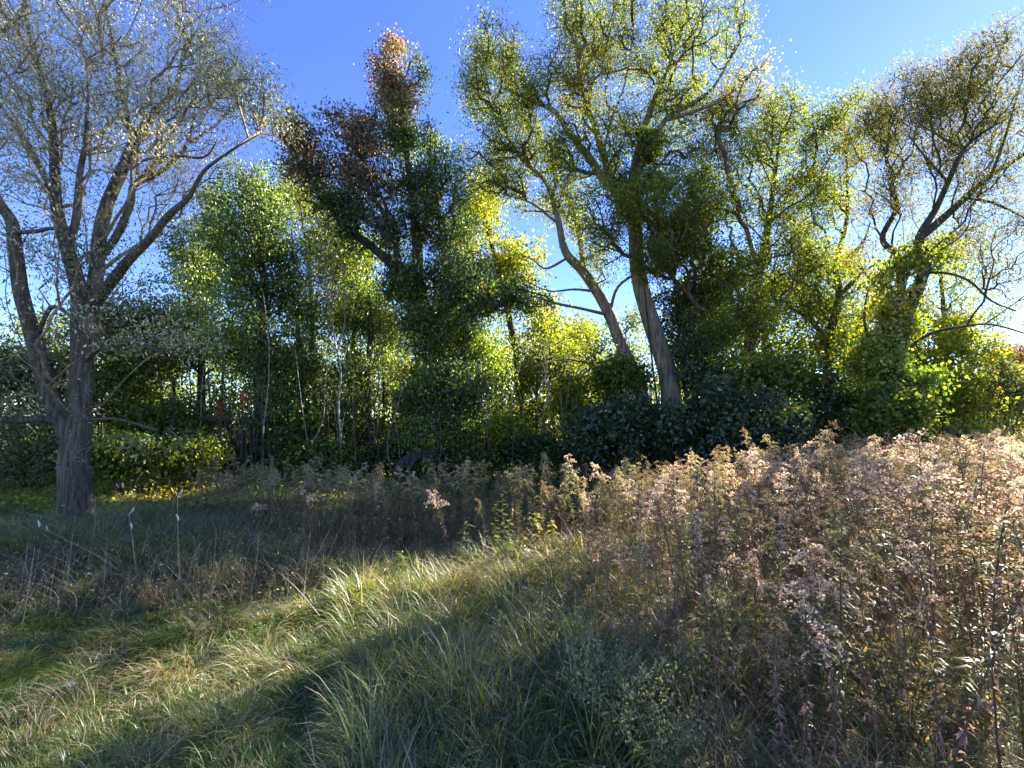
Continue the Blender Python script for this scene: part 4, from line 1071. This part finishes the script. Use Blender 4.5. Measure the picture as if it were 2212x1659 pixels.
# ------------------------------------------------------------------ grass
def tuft_geo(kind, seed):
    g0 = np.random.default_rng(seed); g = Geo()
    n, L0, L1, rad, wid, flop = {'long': (105, .07, .26, .10, .0020, 1.1), 'lawn': (100, .04, .115, .10, .0021, .55), 'thatch': (90, .10, .32, .10, .0017, 1.3), 'stiff': (46, .14, .42, .07, .0021, .55)}[kind]
    a = g0.uniform(0, 6.28, n); r = rad * np.sqrt(g0.uniform(0, 1, n))
    B = np.stack([np.cos(a) * r, np.sin(a) * r, 0 * a - .01], 1)
    L = g0.uniform(L0, L1, n)
    # flop: outward plus common direction +x
    hd = unit(np.stack([np.cos(a) * .6 + g0.normal(0, .4, n) + (.9 if kind in ('long', 'thatch') else .2), np.sin(a) * .6 + g0.normal(0, .4, n), 0 * a], 1))
    fl = flop * g0.uniform(.35, 1.2, n)
    pts = []; th = g0.uniform(.05, .35, n)
    P = B.copy(); pts.append(P)
    K = 4
    for k in range(K):
        P = P + (hd * np.sin(th)[:, None] + np.array([0, 0, 1.]) * np.cos(th)[:, None]) * (L / K)[:, None]
        P[:, 2] = P[:, 2].clip(.004); pts.append(P); th = (th + fl * .55 * (1 + .25 * k)).clip(0, 1.95)
    side = np.stack([-hd[:, 1], hd[:, 0], 0 * a], 1)
    side = unit(side + g0.normal(0, .35, (n, 3)))
    w = wid * g0.uniform(.7, 1.5, n)
    prof = [.8, 1, .85, .55]
    V = np.zeros((n, 9, 3))
    for k in range(4):
        V[:, 2 * k] = pts[k] + side * (w * prof[k])[:, None]; V[:, 2 * k + 1] = pts[k] - side * (w * prof[k])[:, None]
    V[:, 8] = pts[4]
    t = [[0, 1, 3], [0, 3, 2], [2, 3, 5], [2, 5, 4], [4, 5, 7], [4, 7, 6], [6, 7, 8]]
    T = (np.array(t)[None] + (np.arange(n) * 9)[:, None, None]).reshape(-1, 3)
    greens = np.array([[.092, .148, .038], [.118, .176, .040], [.072, .124, .044], [.150, .182, .042]])
    straw = np.array([[.30, .24, .14], [.22, .16, .10], [.38, .33, .22]])
    if kind == 'lawn': greens = greens * [[1.25, 1.2, 1.0]]
    c = greens[g0.integers(0, 4, n)]
    f = g0.uniform(0, 1, n) < {'long': .15, 'lawn': .04, 'thatch': .80, 'stiff': .3}[kind]
    c = np.where(f[:, None], straw[g0.integers(0, 3, n)], c) * g0.uniform(.7, 1.3, (n, 1))
    g.add(V.reshape(-1, 3), T, np.repeat(c, 9, 0))
    return g


def grass():
    coll = bpy.data.collections.new('grass_shapes'); kinds = ['long'] * 7 + ['lawn'] * 6 + ['thatch'] * 5 + ['stiff'] * 4
    for i, k in enumerate(kinds):
        o = bpy.data.objects.new('grass_shape_%02d' % i, tuft_geo(k, 300 + i).mesh('tuft', M_GRASS)); coll.objects.link(o)
    # points: density falls with distance
    X, Y = [], []
    for n, y0, y1 in ((8500, 1.3, 3.2), (11500, 3.2, 5.6), (8000, 5.6, 8.5), (5000, 8.5, 13)):
        y = rng.uniform(y0 ** 2, y1 ** 2, n) ** .5; x = rng.uniform(-1.35, 1.0, n) * (y + .3)
        infld = inpoly(x, y, FIELD)
        k = ~infld | (rng.uniform(0, 1, n) < .33)
        X.append(x[k]); Y.append(y[k])
    x = np.concatenate(X); y = np.concatenate(Y); n = len(x)
    P = np.stack([x, y, 0 * x], 1)
    fld = inpoly(x, y, FIELD)
    q = sinnoise(41, .5)(P); q2 = sinnoise(42, .9)(P)
    lawn = (x < -.40 * y + .1 + .15 * q2) & (y < 4.9 + .4 * q2) & (x < -.75)
    idx = np.zeros(n, int)
    u = rng.uniform(0, 1, n)
    rr = lambda a, b: rng.integers(a, b, n)
    idx = np.where(u < .74, rr(0, 7), np.where(u < .90, rr(13, 18), rr(18, 22)))
    th = (q > .75); idx = np.where(th & (u < .7), rr(13, 18), idx)
    idx = np.where(lawn, np.where(u < .90, rr(7, 13), np.where(u < .93, rr(13, 18), rr(0, 7))), idx)
    back = (x < -1.5) & (y > 4.6) & ~lawn
    idx = np.where(back & (u < .6), rr(13, 18), np.where(back & (u < .8), rr(18, 22), idx))
    idx = np.where(fld & (u < .6), rr(13, 18), idx)
    fl = sinnoise(43, .45)(P) * 1.5 + 2.6
    rz = fl + rng.normal(0, 1.3, n)
    s = rng.uniform(.75, 1.25, n) * (1 + .18 * q2) * np.where(y > 8, .8, 1)
    s = np.where(lawn, s * .8, s)
    sw = s * (1 + (y / 14).clip(0, .8))
    gn_instances('grass', np.stack([x, y, hgt(x, y)], 1), np.stack([rng.normal(0, .1, n), rng.normal(0, .1, n), rz], 1), np.stack([sw, sw, s], 1), idx, coll,
                 'matted green and straw-coloured meadow grass', 'grass')
    print('tufts', n)


grass()


def lawn_weeds():
    n = 7000
    y = rng.uniform(1.5 ** 2, 5.5 ** 2, n) ** .5; x = rng.uniform(-1.3, .15, n) * (y + .2); k = sinnoise(77, .35)(np.stack([x, y, 0 * x], 1)) > .2
    x, y = x[k], y[k]; m = len(x); P = np.stack([x, y, hgt(x, y) + rng.uniform(.02, .11, m)], 1)
    c = np.where(rng.uniform(0, 1, (m, 1)) < .22, [[.34, .23, .12]], [[.10, .15, .035]]) * rng.uniform(.6, 1.4, (m, 1)); L = rng.uniform(.015, .04, m)
    g = Geo(); leaves(g, P, rng.normal(size=(m, 3)) * [1, 1, .35], rng.normal(size=(m, 3)) * .5 + [0, 0, 1.], L, L * .7, c)
    tag(link('lawn_weeds', g.mesh('lawn_weeds', M_GRASS)), 'small broad leaves and shed scraps low in the grass', 'ground cover', kind='stuff')


lawn_weeds()


# ------------------------------------------------------------------ single plants and small things
def stalk(label, group, pts_px, r=.004, col=(.36, .29, .19), head=None, name='dry_stalk', cat='dry stalk'):
    P = catmull(np.array([Wp(*p) for p in pts_px]), 5)
    b = P[0].copy(); b[2] = float(hgt(b[0], b[1]))
    g = Geo(); tube(g, P - b, np.linspace(r, r * .45, len(P)), 5, col=col)
    o = thing(name, b, label, cat, group)
    link('stem', g.mesh('stem', M_STEM, True), o)
    return o, P - b


def pod(parent, at, L, ang, col=(.42, .40, .34)):
    """split milkweed pod: pointed boat shape"""
    t = np.linspace(0, 1, 7); w = np.sin(np.pi * t) ** .9 * .8
    dirv = np.array([math.cos(ang) * .5, .1, 1.0]); dirv /= np.linalg.norm(dirv)
    P = at + dirv * L * t[:, None] + np.array([.012, 0, 0]) * np.sin(np.pi * t)[:, None]
    g = Geo(); tube(g, P, (.12 * L) * w + .0012, 7, .05, col=col, seed=2)
    return link('seed_pod', g.mesh('seed_pod', M_STEM, True), parent)


def gdist(py):
    return ground_at(1106, py)[1]


MW = [((395, 1310), (386, 1210), (383, 1068), 'tall bare milkweed stalk with white split pods right of the grey trunk', (.05, .2)),
      ((300, 1290), (290, 1200), (278, 1108), 'milkweed stalk with two pale pods beside the grey trunk', (.2, -.3))]
for a, m_, c, lab, angs in MW:
    d = gdist(a[1])
    o, P = stalk(lab, 'milkweed stalks by the grey tree', [(a[0], a[1], d), (m_[0], m_[1], d), (c[0], c[1], d)], .0042, (.26, .19, .13), name='milkweed', cat='milkweed')
    pod(o, P[-1] - [0, 0, .02], .085, angs[0]); pod(o, P[-3], .075, angs[1] + 2.6, (.45, .42, .36))
o, P = stalk('leaning milkweed stalk with white open pods at its tip, far left', 'milkweed stalks by the grey tree', [(270, 1240, 4.6), (190, 1190, 4.6), (110, 1150, 4.6), (84, 1140, 4.6)], .004, (.30, .22, .15), name='milkweed', cat='milkweed')
pod(o, P[-1], .085, 2.5, (.6, .56, .5)); pod(o, P[-5], .06, 2.8, (.45, .4, .34))
SL = ['thin pale straw stalk leaning in the grass below the grey tree', 'upright dry straw stalk in the left grass', 'long bent tan stalk in the left grass']
for i in range(120):
    px = float(rng.uniform(20, 700)); py = float(rng.uniform(1180, 1350)) + (20 if px < 300 else 0)
    d = gdist(py); h = float(rng.uniform(.30, .85)); b = Wp(px, py, d); k = i % 3
    ln = [float(rng.normal(.25, .15)), float(rng.normal(0, .06)), float(rng.normal(-.3, .25))][k]
    P = np.array([[0, 0, -.02], [ln * .4 * h, .02, h * .5], [ln * h * 1.2, .05, h * (.96 if k < 2 else .8)]])
    if k == 2: P[1, 0] = 0; P[2] = [ln * h * 1.5, .05, h * .7]
    P = P + rng.normal(0, .014, P.shape)
    P = catmull(P, 5); g = Geo(); tube(g, P, np.linspace(.0026, .0010, len(P)), 4, col=np.array([.42, .33, .21]) * rng.uniform(.4, 1.2))
    o = link('dry_stalk', g.mesh('dry_stalk', M_STEM, True), loc=(b[0], d, float(hgt(b[0], d))))
    tag(o, SL[k], 'dry stalk', 'dry stalks in the left grass')
BIG = [([(1190, 1590, 2.7), (1260, 1540, 2.8), (1420, 1520, 2.85), (1560, 1590, 2.7), (1680, 1680, 2.4)], 'long arching pale stalk across the bottom of the weeds'),
       ([(1360, 1700, 2.3), (1480, 1580, 2.5), (1600, 1640, 2.4), (1720, 1730, 2.2)], 'second arching tan stalk at the bottom edge, nearer the camera'),
       ([(985, 1290, 4.3), (940, 1225, 4.4), (900, 1205, 4.5)], 'short pale broken stalk at the foot of the middle clump'),
       ([(690, 1330, 3.6), (640, 1270, 3.7), (600, 1235, 3.8)], 'bent stalk crossing the long grass, left of centre')]
for pts, lab in BIG:
    stalk(lab, None, pts, .0045, (.42, .35, .24))

# leafy feature plants with each large leaf a part
def leafmesh(L, W_, col, mat, droop=.4, curl=.15):
    g = Geo(); t = np.linspace(0, 1, 6); w = np.sin(np.pi * np.clip(t * .92 + .06, 0, 1)) ** .9 * W_ / 2
    x = L * t; z = -droop * L * t ** 2
    V = []
    for i in range(6):
        V += [(x[i], w[i], z[i] + w[i] * curl), (x[i], 0, z[i] - w[i] * .1), (x[i], -w[i], z[i] + w[i] * curl)]
    T = []
    for i in range(5):
        a = 3 * i; b = a + 3
        T += [(a, b, b + 1), (a, b + 1, a + 1), (a + 1, b + 1, b + 2), (a + 1, b + 2, a + 2)]
    g.add(V, T, col); return g.mesh('leaf', mat)


def leafy_plant(name, label, cat, px, py, d, h, n, lm, lean=(0, 0), stemcol=(.2, .17, .06), z0=.25, up=.3, sc=(.7, 1.2), group=None, top_only=False):
    b = Wp(px, py, d); base = np.array([b[0], d, float(hgt(b[0], d))])
    o = thing(name, base, label, cat, group)
    P = catmull(np.array([[0, 0, -.02], [lean[0] * .4, lean[1] * .4, h * .5], [lean[0], lean[1], h]]), 6)
    g = Geo(); tube(g, P, np.linspace(.005, .002, len(P)), 5, col=stemcol); link('stem', g.mesh('stem', M_STEM, True), o)
    for i in range(n):
        t = z0 + (1 - z0) * (i + .5) / n; p = np.array([np.interp(t, np.linspace(0, 1, len(P)), P[:, k]) for k in range(3)])
        l = link('leaf', lm[int(rng.integers(len(lm)))], o, p)
        l.rotation_euler = (float(rng.normal(0, .2)), -float(rng.normal(up, .25)), i * 2.4 + float(rng.normal(0, .3)))
        s = float(rng.uniform(*sc)); l.scale = (s, s, s)
    return o


LM_Y = [leafmesh(.13, .022, c, M_WEED, .5) for c in ((.42, .30, .04), (.36, .30, .07), (.30, .26, .08))]
LM_G = [leafmesh(.11, .020, c, M_WEED, .4) for c in ((.12, .16, .045), (.17, .20, .06), (.24, .24, .08))]
LM_B = [leafmesh(.09, .055, c, M_WEED, .3) for c in ((.13, .18, .03), (.20, .22, .03), (.07, .12, .03))]
LM_GB = [leafmesh(.085, .055, c, M_WEED, .3) for c in ((.30, .23, .03), (.20, .20, .03), (.36, .24, .03))]
LM_R = [leafmesh(.07, .045, c, M_WEED, .3) for c in ((.45, .07, .04), (.38, .13, .05), (.5, .12, .06))]
LM_O = [leafmesh(.06, .04, c, M_WEED, .3) for c in ((.45, .25, .04), (.5, .18, .04))]
leafy_plant('yellow_weed', 'bright yellow-leaved weed standing out in the right-hand stand', 'weed', 1880, 1330, 2.75, 1.02, 22, LM_Y, (.05, 0), z0=.35)
leafy_plant('yellow_weed', 'yellow-green long-leaved weed right of the bright yellow one', 'weed', 1955, 1350, 2.85, .98, 20, LM_G + LM_Y[:1], (-.04, 0), z0=.35)
leafy_plant('green_weed', 'pale narrow-leaved weed spire in the right-hand stand', 'weed', 1600, 1250, 3.1, 1.1, 26, LM_G, (.03, 0), z0=.4, sc=(.5, .8))
leafy_plant('green_weed', 'low light-green weed with pointed leaves near the bottom, left of the beige mass', 'weed', 1790, 1500, 2.35, .8, 16, LM_G, (.02, 0), z0=.5)
leafy_plant('green_weed', 'yellow-green weed tip where the stand meets the grass', 'weed', 1505, 1450, 2.5, .78, 16, LM_G + LM_Y[:1], (.04, 0), z0=.5, sc=(.5, .9))
leafy_plant('green_weed', 'long-leaved pale weed near the right edge', 'weed', 2110, 1400, 2.7, 1.0, 20, LM_G, (.02, 0), z0=.4)
for k, (px, py, d, h, lm, lab) in enumerate([
        (1065, 1200, 5.1, .75, LM_B, 'leafy green sapling standing in front of the middle clump'), (1100, 1205, 5.0, .62, LM_B, 'short broad-leaved green shoot beside the leafy sapling'),
        (1140, 1205, 5.05, .66, LM_B, 'broad-leaved shoot with dappled leaves, right part of the middle clump'), (1165, 1195, 5.1, .6, LM_GB, 'golden-leaved shoot at the right end of the middle clump'),
        (1130, 1215, 4.95, .45, LM_GB, 'low golden shoot below the middle clump'), (1195, 1195, 5.2, .55, LM_GB, 'yellow broad-leaved shoot nearest the grass inlet'),
        (880, 1250, 4.6, .3, LM_B, 'small broad-leaved plant at the foot of the brown stems'), (1090, 1160, 5.4, .95, LM_B, 'taller green shoot rising through the middle clump'),
        (985, 1210, 5.0, .6, LM_G, 'narrow-leaved green shoot before the brown stems')]):
    leafy_plant('leafy_shoot', lab, 'shoot', px, py, d, h, 24, lm, (float(rng.normal(0, .06)), 0), z0=.15, up=.1, sc=(.6, 1.1))
for px, py, d, lm, lab in [(845, 1290, 3.95, LM_R, 'red-leaved seedling in the lit grass'), (862, 1296, 3.9, LM_R, 'smaller red seedling just right of the red-leaved one'),
                           (905, 1262, 4.15, LM_O, 'orange-leaved seedling in the grass right of the red ones'), (935, 1310, 3.8, LM_O, 'tiny orange sprig low in the shaded grass')]:
    leafy_plant('seedling', lab, 'seedling', px, py, d, .16, 9, lm, z0=.2, up=.4, sc=(.5, 1))


def sprig_bush(label, px, py, d, h, n, col, seed):
    """feathery aster bush: many fine leafy wands"""
    g0 = np.random.default_rng(seed); b = Wp(px, py, d); base = (b[0], d, float(hgt(b[0], d)))
    o = thing('aster_bush', base, label, 'bush')
    gs, gl = Geo(), Geo()
    for i in range(n):
        a = g0.uniform(0, 6.28); l = g0.uniform(.2, .5) * h; hh = h * g0.uniform(.6, 1.05)
        P = catmull(np.array([[0, 0, 0], [math.cos(a) * l * .4, math.sin(a) * l * .4, hh * .6], [math.cos(a) * l * 1.1, math.sin(a) * l * 1.1, hh]]), 4)
        tube(gs, P, np.linspace(.003, .0012, len(P)), 3, col=(.12, .10, .05))
        m = 46; t = g0.uniform(.3, 1, m); Q = np.stack([np.interp(t, np.linspace(0, 1, len(P)), P[:, k]) for k in range(3)], 1)
        ax = g0.normal(size=(m, 3)) + [0, 0, .9]; Q = Q + unit(ax) * g0.uniform(0, .035, (m, 1)); L = g0.uniform(.012, .026, m)
        leaves(gl, Q, ax, g0.normal(size=(m, 3)), L, L * .42, np.array([col]) * 1.4 * g0.uniform(.6, 1.5, (m, 1)))
    link('stems', gs.mesh('stems', M_STEM), o, stuff=True); link('foliage', gl.mesh('foliage', M_WEED), o, stuff=True)


sprig_bush('feathery pale green aster bush at the bottom where the stand meets the grass', 1350, 1640, 2.25, .62, 34, (.17, .20, .095), 1)
sprig_bush('feathery green bush tip leaning left, above the bottom edge', 1300, 1600, 2.5, .52, 20, (.16, .20, .09), 2)
sprig_bush('dark feathery bush beside the pale one, further into the stand', 1450, 1640, 2.5, .62, 24, (.11, .14, .06), 3)
sprig_bush('small pale feathery bush at the bottom edge', 1430, 1690, 2.05, .45, 18, (.18, .20, .10), 4)
sprig_bush('golden feathery bush low in the right-hand stand', 1960, 1600, 2.2, .72, 26, (.28, .22, .07), 5)
sprig_bush('grey-green feathery bush at the thin edge of the stand', 1190, 1400, 3.2, .5, 16, (.12, .14, .065), 6)
sprig_bush('low olive feathery bush under the grey trunk, left of the white asters', 470, 1260, 4.2, .42, 22, (.17, .16, .06), 7)
sprig_bush('rust-tinged feathery bush in the left grass', 330, 1290, 4.0, .34, 22, (.20, .14, .06), 8)
sprig_bush('sunlit olive feathery bush near the left edge', 180, 1270, 4.2, .36, 22, (.20, .19, .06), 9)


def asters(label, px, py, d, seed):
    g0 = np.random.default_rng(seed); b = Wp(px, py, d)
    o = thing('white_aster', (b[0], d, float(hgt(b[0], d))), label, 'flower', 'white asters in the left grass')
    g = Geo(); tips = []
    for i in range(7):
        e = np.array([g0.normal(0, .12), g0.normal(0, .1), g0.uniform(.4, .6)]); P = catmull(np.array([[0, 0, 0], e * [.3, .3, .55], e]), 4)
        tube(g, P, np.linspace(.0025, .001, len(P)), 3, col=(.10, .10, .05)); tips += [P[-1], P[-3] + g0.normal(0, .02, 3), P[-2] + g0.normal(0, .03, 3)]
    link('stems', g.mesh('stems', M_STEM), o)
    g = Geo(); a = np.arange(9) / 9 * 6.28
    for t in tips:
        ax = np.stack([np.cos(a), np.sin(a), 0 * a + .2], 1); leaves(g, np.repeat([t], 9, 0), ax, np.tile([0, 0, 1.], (9, 1)), .011, .005, np.tile([.75, .76, .8], (9, 1)), 0)
    link('petals', g.mesh('petals', M_FLUFF), o, stuff=True)


asters('white-flowered aster in front of the dark brush, nearest the middle clump', 535, 1215, 4.9, 1)
asters('white aster cluster left of the middle clump, lower one', 500, 1240, 4.6, 2)
asters('loose white aster sprays beside the straw stalks', 365, 1235, 4.6, 3)

# fallen leaves
FL = [(345, 1607, 2.6, (.50, .33, .20), 'tan fallen leaf lying on the lawn near the bottom left', .11), (165, 1475, 3.0, (.28, .28, .30), 'pale silvery fallen leaf in the left grass', .07),
      (918, 1375, 3.3, (.55, .40, .16), 'yellow-tan fallen leaf in the middle grass', .06), (1120, 1335, 3.5, (.40, .27, .2), 'curled brown leaf at the edge of the weeds', .07),
      (1070, 1410, 3.2, (.42, .36, .28), 'grey-tan leaf low in the dark grass', .08), (105, 1560, 2.7, (.42, .22, .12), 'russet leaf on the lawn at the left', .07),
      (480, 1435, 3.0, (.5, .36, .08), 'small gold leaf in the lit grass', .05), (995, 1330, 3.6, (.4, .4, .36), 'small white leaf on the shaded grass', .05),
      (700, 1610, 2.4, (.40, .30, .2), 'brown leaf tip near the bottom middle', .06), (1235, 1340, 3.5, (.48, .3, .16), 'orange-brown leaf caught at the foot of the stems', .05)]
for px, py, dd, col, lab, L in FL:
    x, y = ground_at(px, py); o = link('fallen_leaf', leafmesh(L, L * .4, col, M_WEED, .3, .5), loc=(x * .97, y * .97, float(hgt(x, y)) + .09))
    o.rotation_euler = (float(rng.normal(0, .3)), -.4, float(rng.uniform(0, 6.28))); tag(o, lab, 'fallen leaf')

tot = 0
for me in bpy.data.meshes: tot += len(me.polygons)
print('unique triangles', tot)
